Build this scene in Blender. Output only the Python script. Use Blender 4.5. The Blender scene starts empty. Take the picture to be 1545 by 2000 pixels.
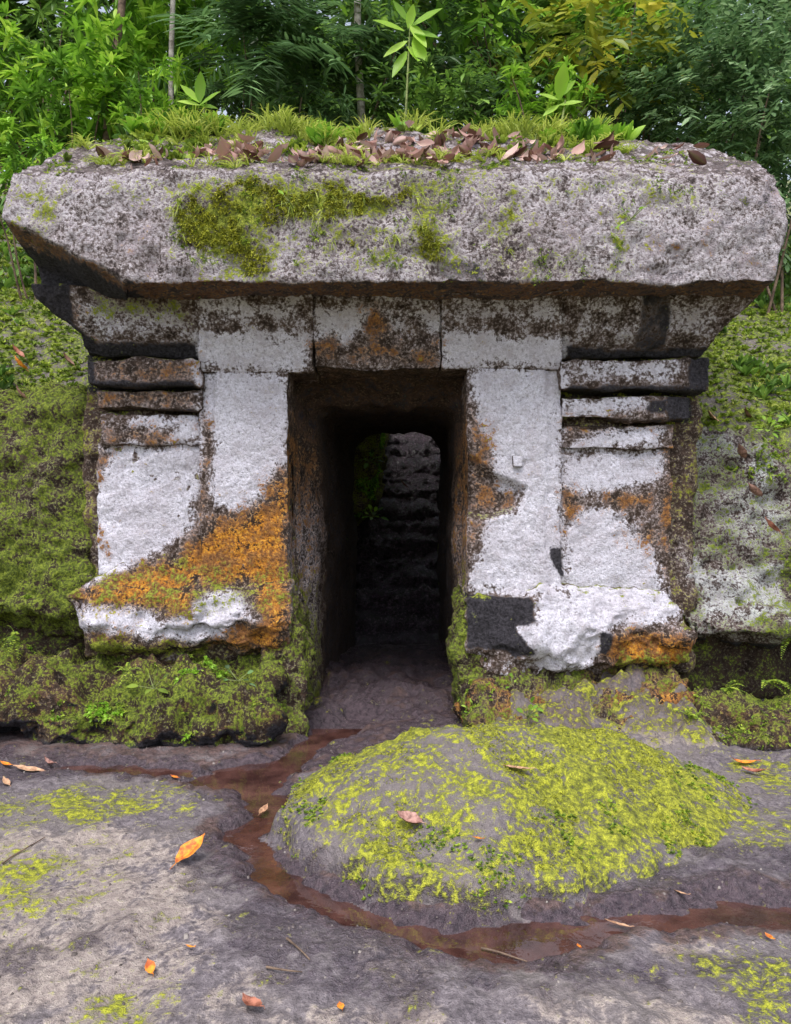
import bpy, math, random
import numpy as np
from mathutils import Vector
from mathutils.bvhtree import BVHTree
rng=np.random.default_rng(7); random.seed(7)
C=bpy.context.scene.collection
F=1440.0; D=4.8; H=1.4
def PX(px,Y): return (px-772.5)*(Y+D)/F
def PZ(py,Y): return H+(1000-py)*(Y+D)/F
def GP(px,py,z=0.0):
    d=(H-z)*F/(py-1000); return ((px-772.5)*d/F, d-D)
# ---------- noise ----------
def _hash(ix,iy,iz,s):
    h=(ix*73856093)^(iy*19349663)^(iz*83492791)^(s*2654435761)
    h&=0xffffffff; h=((h^(h>>16))*0x45d9f3b)&0xffffffff; h=((h^(h>>16))*0x45d9f3b)&0xffffffff
    return ((h^(h>>16))&0xffffff)/float(0xffffff)
def vnoise(p,s=0):
    i=np.floor(p).astype(np.int64); f=p-i; f=f*f*(3-2*f); r=0
    for a in (0,1):
        for b in (0,1):
            for c in (0,1):
                w=(f[:,0] if a else 1-f[:,0])*(f[:,1] if b else 1-f[:,1])*(f[:,2] if c else 1-f[:,2])
                r=r+w*_hash(i[:,0]+a,i[:,1]+b,i[:,2]+c,s)
    return r*2-1
def fbm(p,o=4,s=0,g=.5):
    r=0;a=1;t=0
    for k in range(o):
        r=r+a*vnoise(p*(2.03**k)+17.3*k,s+k); t+=a; a*=g
    return r/t*1.5
def ss(x,a,b):
    t=np.clip((x-a)/(b-a),0,1); return t*t*(3-2*t)
def sdf(x,y,poly):
    d=np.full(x.shape,1e18); ins=np.zeros(x.shape,bool); n=len(poly)
    for i in range(n):
        x1,y1=poly[i]; x2,y2=poly[(i+1)%n]; ex,ey=x2-x1,y2-y1
        t=np.clip(((x-x1)*ex+(y-y1)*ey)/(ex*ex+ey*ey+1e-12),0,1)
        d=np.minimum(d,(x-x1-t*ex)**2+(y-y1-t*ey)**2)
        c=((y1>y)!=(y2>y)); ins^=c&(x<ex*(y-y1)/(ey if abs(ey)>1e-12 else 1e-12)+x1)
    d=np.sqrt(d); return np.where(ins,d,-d)
def pm(u,v,polys,soft=30):
    r=np.zeros(u.shape)
    for it in polys:
        lv,poly=it; P=np.array(poly); pad=soft
        m=(u>P[:,0].min()-pad)&(u<P[:,0].max()+pad)&(v>P[:,1].min()-pad)&(v<P[:,1].max()+pad)
        if m.any(): r[m]=np.maximum(r[m],lv*np.clip(.5+sdf(u[m],v[m],poly)/soft,0,1))
    return r
def rect(l,t,r,b): return [(l,t),(r,t),(r,b),(l,b)]
# ---------- materials ----------
class M:
    def __init__(s,name):
        s.m=bpy.data.materials.new(name); s.m.use_nodes=True; s.t=s.m.node_tree; s.t.nodes.clear()
        s.out=s.t.nodes.new('ShaderNodeOutputMaterial'); s.P=s.t.nodes.new('ShaderNodeNewGeometry').outputs['Position']
    def set(s,k,v):
        if isinstance(v,bpy.types.NodeSocket): s.t.links.new(v,k)
        else:
            if isinstance(v,tuple) and len(v)==3 and k.type=='RGBA': v=v+(1,)
            k.default_value=v
    def noise(s,sc,de=5,ro=.6,di=0,vec=None):
        n=s.t.nodes.new('ShaderNodeTexNoise'); s.set(n.inputs['Vector'],vec or s.P); n.inputs['Scale'].default_value=sc
        n.inputs['Detail'].default_value=de; n.inputs['Roughness'].default_value=ro; n.inputs['Distortion'].default_value=di; return n.outputs[0]
    def vor(s,sc,feat='F1'):
        n=s.t.nodes.new('ShaderNodeTexVoronoi'); s.set(n.inputs['Vector'],s.P); n.inputs['Scale'].default_value=sc; n.feature=feat; return n.outputs['Distance']
    def math(s,op,a,b=0.0,c=None):
        n=s.t.nodes.new('ShaderNodeMath'); n.operation=op; s.set(n.inputs[0],a); s.set(n.inputs[1],b)
        if c is not None: s.set(n.inputs[2],c)
        return n.outputs[0]
    def step(s,x,a,b,lo=0.0,hi=1.0):
        n=s.t.nodes.new('ShaderNodeMapRange'); n.interpolation_type='SMOOTHSTEP'; s.set(n.inputs[0],x)
        n.inputs[1].default_value=a; n.inputs[2].default_value=b; n.inputs[3].default_value=lo; n.inputs[4].default_value=hi; return n.outputs[0]
    def ramp(s,f,st):
        n=s.t.nodes.new('ShaderNodeValToRGB'); s.set(n.inputs[0],f); e=n.color_ramp.elements
        while len(e)<len(st): e.new(.5)
        for k,(p,c) in enumerate(st): e[k].position=p; e[k].color=tuple(c)+(1,)
        return n.outputs[0]
    def mix(s,f,a,b,bl='MIX'):
        n=s.t.nodes.new('ShaderNodeMix'); n.data_type='RGBA'; n.blend_type=bl; s.set(n.inputs[0],f); s.set(n.inputs[6],a); s.set(n.inputs[7],b); return n.outputs[2]
    def attr(s,nm):
        n=s.t.nodes.new('ShaderNodeAttribute'); n.attribute_name=nm; return n
    def sep(s,c):
        n=s.t.nodes.new('ShaderNodeSeparateColor'); s.set(n.inputs[0],c); return n.outputs
    def bump(s,h,st,di):
        n=s.t.nodes.new('ShaderNodeBump'); s.set(n.inputs['Height'],h); s.set(n.inputs['Strength'],st); n.inputs['Distance'].default_value=di; return n.outputs[0]
    def bsdf(s,col,rough=.8,nor=None,spec=.3):
        n=s.t.nodes.new('ShaderNodeBsdfPrincipled'); s.set(n.inputs['Base Color'],col); s.set(n.inputs['Roughness'],rough)
        s.set(n.inputs['Specular IOR Level'],spec)
        if nor is not None: s.set(n.inputs['Normal'],nor)
        return n
    def done(s,sh): s.t.links.new(sh,s.out.inputs[0]); return s.m
def thr(m,a,n1,k1,n2,k2,w=.06,c=.5):
    x=m.math('MULTIPLY_ADD',m.math('SUBTRACT',n1,.5),k1,a); x=m.math('MULTIPLY_ADD',m.math('SUBTRACT',n2,.5),k2,x)
    return m.step(x,c-w,c+w)
def stone_mat(name,kw=(1.5,1.4),white=((.25,.235,.26),(.60,.58,.66),(.81,.79,.89)),base=((.016,.010,.008),(.066,.042,.03),(.17,.10,.06)),rough=.9,halo=.8,wfw=.11,mossc=((.03,.035,.008),(.13,.16,.02),(.33,.36,.045)),stain=(.43,.385,.43)):
    m=M(name); a=m.attr('mask'); R,G,B=m.sep(a.outputs['Color'])[:3]; A=a.outputs['Alpha']
    nL=m.noise(2.2,3); nB=m.noise(10,5,.7); nC=m.noise(52,4,.72); nF=m.noise(210,2,.7); v=m.vor(85)
    b=m.ramp(nB,[(.3,base[0]),(.5,base[1]),(.68,base[2])])
    b=m.mix(m.step(nC,.5,.68),b,m.mix(.6,b,(.30,.24,.20)))
    wc=m.ramp(nC,[(.30,white[0]),(.43,white[1]),(.60,white[2])])
    wc=m.mix(m.step(nF,.34,.47,.6,0),wc,(.22,.20,.21))
    wc=m.mix(m.step(v,.09,.22,.5,0),wc,(.15,.13,.135))
    wc=m.mix(m.step(nL,.42,.62,0,.5),wc,m.mix(.6,wc,stain))
    wc=m.mix(m.step(nB,.47,.64,0,.45),wc,stain)
    hal=thr(m,R,nB,kw[0],nC,kw[1],.18,.32); b=m.mix(m.math('MULTIPLY',hal,halo),b,m.ramp(nC,[(.35,(.10,.075,.065)),(.6,(.36,.30,.30))]))
    fw=thr(m,R,nB,kw[0],nC,kw[1],wfw)
    c=m.mix(fw,b,wc)
    oc=m.ramp(nC,[(.3,(.09,.04,.015)),(.42,(.36,.13,.02)),(.54,(.62,.25,.02)),(.68,(.78,.46,.08))])
    oc=m.mix(m.step(nF,.36,.5,.5,0),oc,(.15,.065,.025)); oc=m.mix(m.step(nB,.40,.56,0,.8),oc,m.ramp(nC,[(.35,(.05,.03,.02)),(.62,(.28,.13,.06))]))
    fo=thr(m,G,nB,2.1,nC,1.4,.15)
    c=m.mix(fo,c,oc)
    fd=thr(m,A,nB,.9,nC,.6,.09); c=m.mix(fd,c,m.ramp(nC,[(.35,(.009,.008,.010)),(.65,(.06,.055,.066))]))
    mc=m.ramp(nC,[(.3,mossc[0]),(.46,mossc[1]),(.64,mossc[2])])
    fm=thr(m,B,nB,1.8,nC,1.6,.14); c=m.mix(fm,c,mc)
    h=m.math('MULTIPLY_ADD',nC,.8,nB); h=m.math('MULTIPLY_ADD',nF,.25,h)
    h=m.math('MULTIPLY_ADD',fw,.06,h); h=m.math('MULTIPLY_ADD',m.step(v,0.0,.3),.12,h)
    return m.done(m.bsdf(c,rough,m.bump(h,.85,.03),.25).outputs[0])
stoneF=stone_mat('facade_stone')
stoneC=stone_mat('roof_stone',kw=(1.7,1.7),white=((.16,.14,.155),(.36,.325,.355),(.60,.56,.61)),base=((.026,.018,.018),(.10,.078,.078),(.21,.165,.165)),wfw=.22,stain=(.27,.215,.24))
stoneB=stone_mat('bank_stone',mossc=((.014,.02,.005),(.08,.11,.016),(.24,.29,.035)),white=((.14,.14,.14),(.38,.39,.38),(.64,.66,.66)),base=((.012,.008,.006),(.055,.034,.024),(.15,.085,.05)),halo=.6)
def leaf_mat(name,cols,tr=.35,rough=.45):
    m=M(name); r=m.attr('rnd').outputs['Fac']
    k=len(cols); c=m.ramp(r,[(i/(k-1),cols[i]) for i in range(k)])
    c=m.mix(m.math('MULTIPLY',m.attr('rib').outputs['Fac'],.35),c,m.mix(.5,c,(.35,.4,.12)))
    b=m.bsdf(c,rough,None,.4)
    t=m.t.nodes.new('ShaderNodeBsdfTranslucent'); m.set(t.inputs[0],c)
    x=m.t.nodes.new('ShaderNodeMixShader'); x.inputs[0].default_value=tr
    m.t.links.new(b.outputs[0],x.inputs[1]); m.t.links.new(t.outputs[0],x.inputs[2]); return m.done(x.outputs[0])
def bark_mat(name,cs):
    m=M(name); n=m.noise(14,5); n2=m.noise(70,3); c=m.ramp(n,[(.35,cs[0]),(.6,cs[1])])
    return m.done(m.bsdf(c,.9,m.bump(n2,.6,.01)).outputs[0])
# ---------- mesh ----------
def np_obj(name,V,Fq,mat,parent=None,loc=None,attrs=None,smooth=False,link=True):
    V=np.asarray(V,dtype=np.float64)
    if parent is not None: off=np.array(parent.location)
    elif loc is not None: off=np.array(loc)
    else: off=np.zeros(3)
    me=bpy.data.meshes.new(name); V=V-off; nv=len(V); Fq=np.asarray(Fq,dtype=np.int32); nf,k=Fq.shape
    me.vertices.add(nv); me.vertices.foreach_set('co',V.astype(np.float32).ravel())
    me.loops.add(nf*k); me.loops.foreach_set('vertex_index',Fq.ravel())
    me.polygons.add(nf); me.polygons.foreach_set('loop_start',np.arange(0,nf*k,k,dtype=np.int32))
    if smooth: me.polygons.foreach_set('use_smooth',np.ones(nf,bool))
    me.update(calc_edges=True)
    for nm,(ty,data) in (attrs or {}).items():
        a=me.attributes.new(nm,ty,'POINT'); a.data.foreach_set('color' if ty=='FLOAT_COLOR' else 'value',np.asarray(data,dtype=np.float32).ravel())
    if mat: me.materials.append(mat)
    o=bpy.data.objects.new(name,me)
    if link: C.objects.link(o)
    if parent is not None: o.parent=parent
    elif loc is not None: o.location=loc
    return o
def tag(o,label=None,cat=None,group=None,kind=None):
    if label: o['label']=label
    if cat: o['category']=cat
    if group: o['group']=group
    if kind: o['kind']=kind
    return o
def empty(name,loc,label,cat,group=None):
    o=bpy.data.objects.new(name,None); C.objects.link(o); o.location=loc; o.empty_display_size=.1; return tag(o,label,cat,group)
def ring(py,l,r,yf,yb): return (PZ(py,yf),PX(l,yf),PX(r,yf),yf,yb)
def loft(rings,sub=1):
    V=[];Fq=[]
    for z,a,b,f,k in rings: V+=[(a,f,z),(b,f,z),(b,k,z),(a,k,z)]
    n=len(rings)
    for i in range(n-1):
        for j in range(4): Fq.append((4*i+j,4*i+(j+1)%4,4*i+4+(j+1)%4,4*i+4+j))
    Fq+=[(3,2,1,0),(4*n-4,4*n-3,4*n-2,4*n-1)]
    if rings[0][0]>rings[-1][0]: Fq=[t[::-1] for t in Fq]
    return V,Fq
def box(l,t,r,b,yf,yb): return loft([ring(b,l,r,yf,yb),ring(t,l,r,yf,yb)])
def rock(name,parts,parent,mat,maskfn,voxel=.015,smooth=3,amps=(.012,.008,.004),post=None,seed=0):
    V=[];Fq=[]
    for v,f in parts:
        o=len(V); V+=v; Fq+=[tuple(i+o for i in t) for t in f]
    me=bpy.data.meshes.new('tmp'); me.from_pydata(V,[],Fq); ob=bpy.data.objects.new('tmp',me); C.objects.link(ob)
    md=ob.modifiers.new('r','REMESH'); md.mode='VOXEL'; md.voxel_size=voxel
    if smooth:
        sm=ob.modifiers.new('s','SMOOTH'); sm.factor=.5; sm.iterations=smooth
    dg=bpy.context.evaluated_depsgraph_get(); ev=ob.evaluated_get(dg); m2=bpy.data.meshes.new_from_object(ev)
    bpy.data.objects.remove(ob); bpy.data.meshes.remove(me)
    n=len(m2.vertices); co=np.empty(n*3,np.float32); m2.vertices.foreach_get('co',co); co=co.reshape(-1,3).astype(float)
    no=np.empty(n*3,np.float32); m2.vertices.foreach_get('normal',no); no=no.reshape(-1,3).astype(float)
    p=co+seed*3.1
    d=amps[0]*fbm(p*2.5,3,seed)+amps[1]*fbm(p*9,3,seed+5)+amps[2]*fbm(p*32,3,seed+9)
    ch=fbm(p*5,3,seed+20); d-= np.clip(ch-.4,0,1)*amps[0]*2.0
    co2=co+no*d[:,None]
    if post is not None: co2=post(co2,no)
    if parent is not None: off=np.array(parent.location)
    else: off=np.zeros(3)
    m2.vertices.foreach_set('co',(co2-off).astype(np.float32).ravel())
    m2.update(); m2.vertices.foreach_get('normal',nn:=np.empty(n*3,np.float32)); no=nn.reshape(-1,3)
    mk=maskfn(co2,no)
    a=m2.attributes.new('mask','FLOAT_COLOR','POINT'); a.data.foreach_set('color',np.clip(mk,0,1).astype(np.float32).ravel())
    m2.materials.clear(); m2.materials.append(mat)
    m2.polygons.foreach_set('use_smooth',np.ones(len(m2.polygons),bool))
    m2.name=name; o=bpy.data.objects.new(name,m2); C.objects.link(o)
    if parent is not None: o.parent=parent
    return o,co2,no,mk
# ---------- facade masks ----------
WH=[(1,[(190,870),(392,870),(388,930),(380,1010),(330,1075),(270,1090),(225,1125),(182,1148),(176,1040),(185,940),(215,890)]),
(.9,[(265,812),(390,808),(390,868),(330,868),(345,835),(245,842)]),
(1,[(415,730),(562,732),(564,915),(540,918),(515,975),(470,1005),(420,990),(415,930),(424,880),(390,760),(390,730)]),
(1,rect(388,795,396,930)),
(1,[(380,655),(612,668),(612,727),(384,729)]),(.54,rect(385,585,612,655)),
(.9,[(615,622),(862,622),(862,660),(838,655),(800,632),(770,650),(735,622),(715,650),(680,690),(655,665),(618,680)]),(.52,rect(612,580,862,622)),
(1,[(862,655),(1100,665),(1100,722),(862,718)]),(.47,rect(862,585,1100,655)),
(1,[(915,720),(1100,722),(1100,1152),(1088,1160),(915,1152),(922,1105),(945,1050),(952,1012),(1010,990),(1022,958),(985,952),(962,930),(962,880),(938,830),(925,790),(915,770)]),
(.66,rect(1104,705,1330,752)),(.95,[(1104,780),(1240,775),(1262,800),(1100,815)]),
(.95,[(1130,848),(1180,835),(1295,830),(1292,872),(1104,878)]),
(1,[(1100,885),(1296,882),(1290,925),(1250,962),(1130,965),(1100,945)]),
(1,[(1125,990),(1205,1003),(1230,1020),(1285,1075),(1305,1150),(1330,1190),(1290,1205),(1180,1228),(1098,1215),(1098,1030)]),
(1,[(1045,1150),(1100,1150),(1180,1225),(1165,1262),(1150,1302),(1050,1302),(1035,1262),(1000,1222),(1040,1200)]),
(.95,[(160,1172),(260,1175),(330,1205),(400,1165),(450,1150),(505,1195),(450,1235),(400,1248),(300,1240),(175,1218)]),
(.9,[(430,1095),(495,1085),(500,1112),(440,1118)]),
(.49,rect(160,585,385,680)),(.45,rect(1100,585,1400,680)),
(.95,[(1312,1040),(1345,1035),(1380,1090),(1400,1160),(1330,1150)]),(.64,[(1380,1100),(1560,1080),(1560,1235),(1360,1220)]),(.62,[(1460,870),(1560,870),(1560,1040),(1500,1040)]),
(.5,rect(150,880,185,1000)),
]
OR=[(.80,[(425,1010),(470,1010),(520,975),(540,925),(570,925),(572,1278),(480,1278),(400,1262),(420,1245),(520,1205),(500,1150),(400,1150),(330,1192),(262,1165),(130,1165),(205,1125),(260,1105),(350,1090),(380,1050)]),
(.85,[(160,1160),(265,1120),(400,1140),(390,1190),(200,1180)]),
(.75,[(190,1225),(300,1240),(400,1250),(420,1280),(180,1260)]),
(.52,[(390,760),(412,775),(425,880),(410,940),(420,1000),(380,1010),(395,900)]),
(.5,[(912,790),(940,830),(962,880),(962,930),(1018,955),(1005,990),(950,1008),(912,1010)]),
(.8,[(1098,960),(1130,968),(1128,1010),(1098,1030)]),(.7,[(1190,965),(1275,965),(1260,1000),(1200,998)]),
(.75,[(1220,1035),(1275,1030),(1280,1068),(1225,1068)]),(.9,rect(1298,960,1314,1030)),
(.9,[(1170,1240),(1260,1230),(1350,1240),(1342,1310),(1230,1305),(1165,1275)]),
(.5,[(1290,880),(1330,850),(1340,1000),(1310,1150),(1285,1060),(1292,950)]),
(.9,[(722,630),(745,630),(748,655),(722,655)]),(.7,[(618,685),(660,672),(668,705),(625,712)]),
(.52,[(680,702),(705,665),(760,655),(800,690),(858,655),(862,715),(690,715)]),
(.48,rect(190,702,388,752)),(.52,rect(190,762,388,800)),(.6,[(195,870),(235,870),(205,940),(188,940)]),
(.55,[(205,835),(345,838),(350,868),(205,868)]),(.45,rect(1100,815,1330,850)),(.4,rect(150,590,200,690)),
(.5,[(912,1010),(940,1010),(940,1060),(915,1100)]),(.6,rect(186,1020,210,1080))]
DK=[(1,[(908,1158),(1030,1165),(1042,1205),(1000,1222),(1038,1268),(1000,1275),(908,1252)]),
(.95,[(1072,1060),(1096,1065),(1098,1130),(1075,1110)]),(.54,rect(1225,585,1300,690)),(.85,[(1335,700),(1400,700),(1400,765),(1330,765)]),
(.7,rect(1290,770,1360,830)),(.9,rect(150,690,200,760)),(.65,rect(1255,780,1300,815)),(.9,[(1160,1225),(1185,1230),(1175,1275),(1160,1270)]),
(.9,[(0,540),(170,565),(165,640),(220,700),(60,700)]),(.8,rect(160,672,392,704)),(.8,rect(160,748,392,768)),(.7,rect(160,797,392,810)),(.8,rect(1100,680,1390,704)),(.8,rect(1100,757,1370,777)),(.6,rect(1100,815,1340,830)),(.55,rect(385,572,1100,592))]  # thin dark strips along the molding gaps are crevice shadow painted in
MS=[(.75,[(180,1235),(300,1245),(400,1255),(410,1285),(180,1270)]),(.6,[(330,1085),(385,1085),(380,1125),(340,1125)]),
(.6,rect(120,1130,170,1175)),(.55,rect(1200,1265,1350,1310)),(.45,rect(200,585,380,640)),(.36,rect(180,1100,570,1200))]
def facade(V,N,side=1.0):
    w1=fbm(V*7,4,31,.6); w2=fbm(V*7,4,47,.6)
    u=772.5+V[:,0]*300+w1*13; v=1000-(V[:,2]-H)*300+w2*13
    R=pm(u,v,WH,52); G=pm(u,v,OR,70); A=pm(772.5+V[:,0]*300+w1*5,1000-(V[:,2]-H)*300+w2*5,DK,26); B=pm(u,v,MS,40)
    fr=ss(-N[:,1],.25,.7); R=R*(.3+.7*fr); G=G*(.5+.5*fr)
    R=np.maximum(R,.32*fr)
    B=np.maximum(B,.50*ss(N[:,2],.5,.9))
    jm=(V[:,0]>-.75)&(V[:,0]<-.5)|(V[:,0]>.36)&(V[:,0]<.52)
    B=np.where(jm&(fr<.4),np.maximum(B,.55*ss(-V[:,2],-1.6,-.6)),B)
    R=np.where(jm&(fr<.4),np.maximum(R,np.where(V[:,0]<0,.54,.48)*ss(-V[:,2],-2.0,-1.1)),R)  # jamb sides whitened as if lit from outside, over pale streaks
    G=np.where(jm&(fr<.4),np.maximum(G,.48*ss(-V[:,2],-2.3,-1.8)),G)
    return np.stack([R,G,B,A],1)
CM=[(.75,[(340,365),(520,345),(740,350),(885,345),(885,400),(820,395),(740,440),(560,450),(525,530),(430,545),(350,490),(330,420)]),
(.56,[(930,340),(1010,345),(1030,540),(950,530)]),(.54,[(760,380),(900,350),(905,540),(800,540)]),(.62,[(1290,370),(1370,370),(1370,415),(1290,410)]),
(.62,[(1040,500),(1135,495),(1130,548),(1040,548)]),(.54,rect(600,440,760,530)),(.48,rect(20,350,120,480)),(.52,rect(1180,340,1230,560)),(.46,rect(200,340,1400,400)),(.42,rect(560,400,900,550))]
def capmask(V,N):
    w1=fbm(V*5,4,61,.6); w2=fbm(V*5,4,77,.6)
    u=772.5+V[:,0]*336+w1*30; v=1000-(V[:,2]-H)*336+w2*30
    fr=ss(-N[:,1],.2,.6); up=ss(N[:,2],.45,.75)
    R=((.58+.16*fbm(V*1.8,3,5))*fr+.36*(1-fr)*(1-ss(-N[:,2],.2,.6)))*(1-up)+.25*up
    B=pm(u,v,CM,120)*fr; B=np.maximum(B,up*(.30+.24*fbm(V*2.6,3,9)))
    ln=440+(u-30)*.5
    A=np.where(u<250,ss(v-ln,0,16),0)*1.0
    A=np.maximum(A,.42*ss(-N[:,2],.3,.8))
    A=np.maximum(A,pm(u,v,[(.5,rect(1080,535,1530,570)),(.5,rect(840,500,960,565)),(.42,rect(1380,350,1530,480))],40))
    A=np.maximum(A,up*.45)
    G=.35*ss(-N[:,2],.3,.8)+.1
    return np.stack([R*(1-.3*(A>.8)),G,B*(1-(A>.8)*.8),A],1)
gate=empty('stone_gate',(0,.2,0),'massive rock cut stone gateway with overhanging roof slab, white lichen and a dark doorway','gateway')
def cappost(V,N):
    u=772.5+V[:,0]*336; v=1000-(V[:,2]-H)*336; ln=440+(u-30)*.5+fbm(V*6,3,3)*8
    k=np.where(u<260,np.clip((v-ln)/45,0,1),0)*(V[:,1]<.2)*ss(-u,-260,-215)
    V=V.copy(); V[:,1]+=.36*k
    pit=np.clip(fbm(V*3.2,3,91)-.35,0,1); V[:,1]+=pit*.08*(V[:,1]<-.3)
    V[:,2]+=np.where(V[:,2]>3.55,fbm(V*2.2,3,93)*.07,0)
    return V
cap=loft([ring(560,60,1503,-.42,1.4),ring(550,30,1518,-.53,1.4),ring(450,4,1530,-.55,1.4),ring(380,8,1530,-.545,1.4),ring(338,20,1520,-.52,1.4),
 ring(325,50,1505,-.42,1.4),ring(303,120,1470,-.08,1.4),ring(280,210,1380,.22,1.4),ring(262,340,1220,.6,1.4)][::1])
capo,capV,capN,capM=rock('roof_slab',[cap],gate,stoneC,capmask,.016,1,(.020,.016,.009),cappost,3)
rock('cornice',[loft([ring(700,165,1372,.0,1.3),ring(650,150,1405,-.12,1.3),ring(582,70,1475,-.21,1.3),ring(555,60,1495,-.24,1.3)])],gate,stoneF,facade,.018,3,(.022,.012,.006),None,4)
def linpost(V,N):
    u=772.5+V[:,0]*300; v=1000-(V[:,2]-H)*300; V=V.copy()
    for (a,b,r,h) in [(735,640,14,.05),(640,690,22,.045),(835,688,24,.045),(700,680,20,.026),(770,680,22,.03),(665,645,10,.024),(800,640,12,.024)]:
        V[:,1]-=h*np.exp(-(((u-a)**2+(v-b)**2)/(r*r)))*(N[:,1]<-.3)
    c=ss(u,618,628)*(1-ss(u,850,860))*ss(v,625,640)
    V[:,1]+=.02*c*(N[:,1]<-.3)
    return V
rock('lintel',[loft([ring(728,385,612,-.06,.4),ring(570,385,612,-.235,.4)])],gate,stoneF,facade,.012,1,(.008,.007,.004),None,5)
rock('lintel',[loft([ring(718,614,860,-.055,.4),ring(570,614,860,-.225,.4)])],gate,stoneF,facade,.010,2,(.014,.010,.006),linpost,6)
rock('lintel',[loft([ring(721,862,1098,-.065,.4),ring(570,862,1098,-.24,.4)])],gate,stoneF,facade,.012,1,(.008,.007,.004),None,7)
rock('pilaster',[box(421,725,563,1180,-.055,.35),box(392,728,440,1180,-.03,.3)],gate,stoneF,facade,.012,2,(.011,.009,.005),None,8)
def rp(V,N):
    V=V.copy(); u=772.5+V[:,0]*300; v=1000-(V[:,2]-H)*300
    V[:,1]+=np.where(N[:,1]<-.3,.07*np.clip(pm(u+fbm(V*9,2,4)*8,v,[(1,[(905,880),(960,930),(1020,955),(1005,992),(945,1012),(905,1000)])],16),0,1),0)
    return V
rock('pilaster',[box(913,718,1065,1190,-.055,.35),box(1050,722,1096,1190,-.04,.3)],gate,stoneF,facade,.012,2,(.011,.009,.005),rp,9)
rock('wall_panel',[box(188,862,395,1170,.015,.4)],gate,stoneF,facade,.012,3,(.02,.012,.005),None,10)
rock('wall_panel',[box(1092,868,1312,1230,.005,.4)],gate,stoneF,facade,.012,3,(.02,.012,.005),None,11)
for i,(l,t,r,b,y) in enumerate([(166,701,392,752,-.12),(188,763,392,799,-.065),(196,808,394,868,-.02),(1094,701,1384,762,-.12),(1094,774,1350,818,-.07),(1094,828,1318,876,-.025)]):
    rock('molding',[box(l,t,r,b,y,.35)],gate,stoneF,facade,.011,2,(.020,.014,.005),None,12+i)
def plp(V,N):
    V=V.copy(); k=ss(-V[:,2],-.85,-.5); V[:,2]+=k*(fbm(V*np.array([2.2,0,0])+3,3,611)*.08+fbm(V*7,3,612)*.04); V[:,1]+=k*fbm(V*3,3,613)*.06; return V
rock('plinth',[loft([ring(1290,230,560,.04,.5),ring(1272,190,568,-.10,.5),ring(1225,160,570,-.175,.5),ring(1165,130,568,-.14,.5),ring(1130,180,566,-.05,.5),ring(1090,250,564,.0,.5)])],gate,stoneF,facade,.014,3,(.045,.026,.010),plp,20)
rock('plinth',[loft([ring(1322,1000,1300,.02,.5),ring(1305,945,1345,-.10,.5),ring(1250,908,1358,-.14,.5),ring(1190,910,1340,-.10,.5),ring(1158,912,1318,-.065,.5),ring(1140,914,1312,-.03,.5)])],gate,stoneF,facade,.014,3,(.045,.026,.010),plp,21)
rock('boss',[loft([(PZ(912,-.06),PX(1002,-.06),PX(1019,-.06),-.085,.0),(PZ(890,-.06),PX(1000,-.06),PX(1021,-.06),-.085,.0)])],gate,stoneF,facade,.006,5,(.003,.002,.002),None,22)
def coremask(V,N):
    k=facade(V,N); k[:,0]=k[:,0]*.35+.12; k[:,1]=np.maximum(k[:,1]*.5,.30); k[:,2]=np.maximum(k[:,2],.33); return k
rock('side_wall',[loft([ring(1290,165,560,.05,1.2),ring(690,160,560,.06,1.2)])],gate,stoneF,coremask,.022,4,(.04,.03,.01),None,23)
rock('side_wall',[loft([ring(1310,925,1350,.05,1.2),ring(690,925,1365,.06,1.2)])],gate,stoneF,coremask,.022,4,(.04,.03,.01),None,24)
# jamb bases: eroded rock flaring below the plinths
def jbm(V,N):
    k=facade(V,N); k[:,2]=np.maximum(k[:,2],.48+.2*fbm(V*4,3,71)); k[:,3]=np.maximum(k[:,3],.3+.3*ss(-N[:,2],.2,.7)); k[:,0]*=.8; return k
rock('jamb_base',[loft([(-.15,-.88,-.57,-.20,.55),(.20,-.86,-.56,-.16,.55),(.55,-.84,-.60,-.10,.5),(.85,-.80,-.655,-.06,.45)])],gate,stoneB,jbm,.014,3,(.06,.035,.014),None,25)
rock('jamb_base',[loft([(-.15,.46,.70,-.12,.5),(.20,.42,.68,-.14,.5),(.50,.36,.66,-.12,.45),(.85,.43,.60,-.05,.4)])],gate,stoneB,jbm,.014,3,(.05,.03,.014),None,26)
# passage tube
ys=np.concatenate([np.arange(.15,.6,.025),np.arange(.6,3.01,.04)])
def arch(Y):
    xl=np.interp(Y,[0,.25,.45,.6,3],[-.71,-.70,-.64,-.585,-.42]); xr=np.interp(Y,[0,.3,.5,3],[.485,.48,.45,.474]); zt=np.interp(Y,[0,.3,.55,3],[2.36,2.33,2.18,2.22]); rc=np.interp(Y,[0,.5,3],[.03,.10,.24])
    L=[]; n=46
    for z in np.linspace(-.25,zt-rc,n): L.append((xl,z))
    for a in np.linspace(0,math.pi/2,9)[1:]: L.append((xl+rc-rc*math.cos(a),zt-rc+rc*math.sin(a)))
    for x in np.linspace(xl+rc,xr-rc,24)[1:]: L.append((x,zt))
    for a in np.linspace(math.pi/2,0,9)[1:]: L.append((xr-rc+rc*math.cos(a),zt-rc+rc*math.sin(a)))
    for z in np.linspace(zt-rc,-.25,n)[1:]: L.append((xr,z))
    return L
rows=[[(x,Y,z) for x,z in arch(Y)] for Y in ys]
last=np.array(rows[-1]); cen=np.array([.03,3.0,1.2])
for s_ in (1.3,1.9,2.8): r_=cen+(last-cen)*np.array([s_,1,s_]); r_[:,1]=3.0+.02*s_; r_[:,2]=np.where(last[:,2]<0.0,last[:,2],r_[:,2]); rows.append([tuple(q) for q in r_])
T=np.array(rows); nr,nc=T.shape[:2]; TV=T.reshape(-1,3); 
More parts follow.
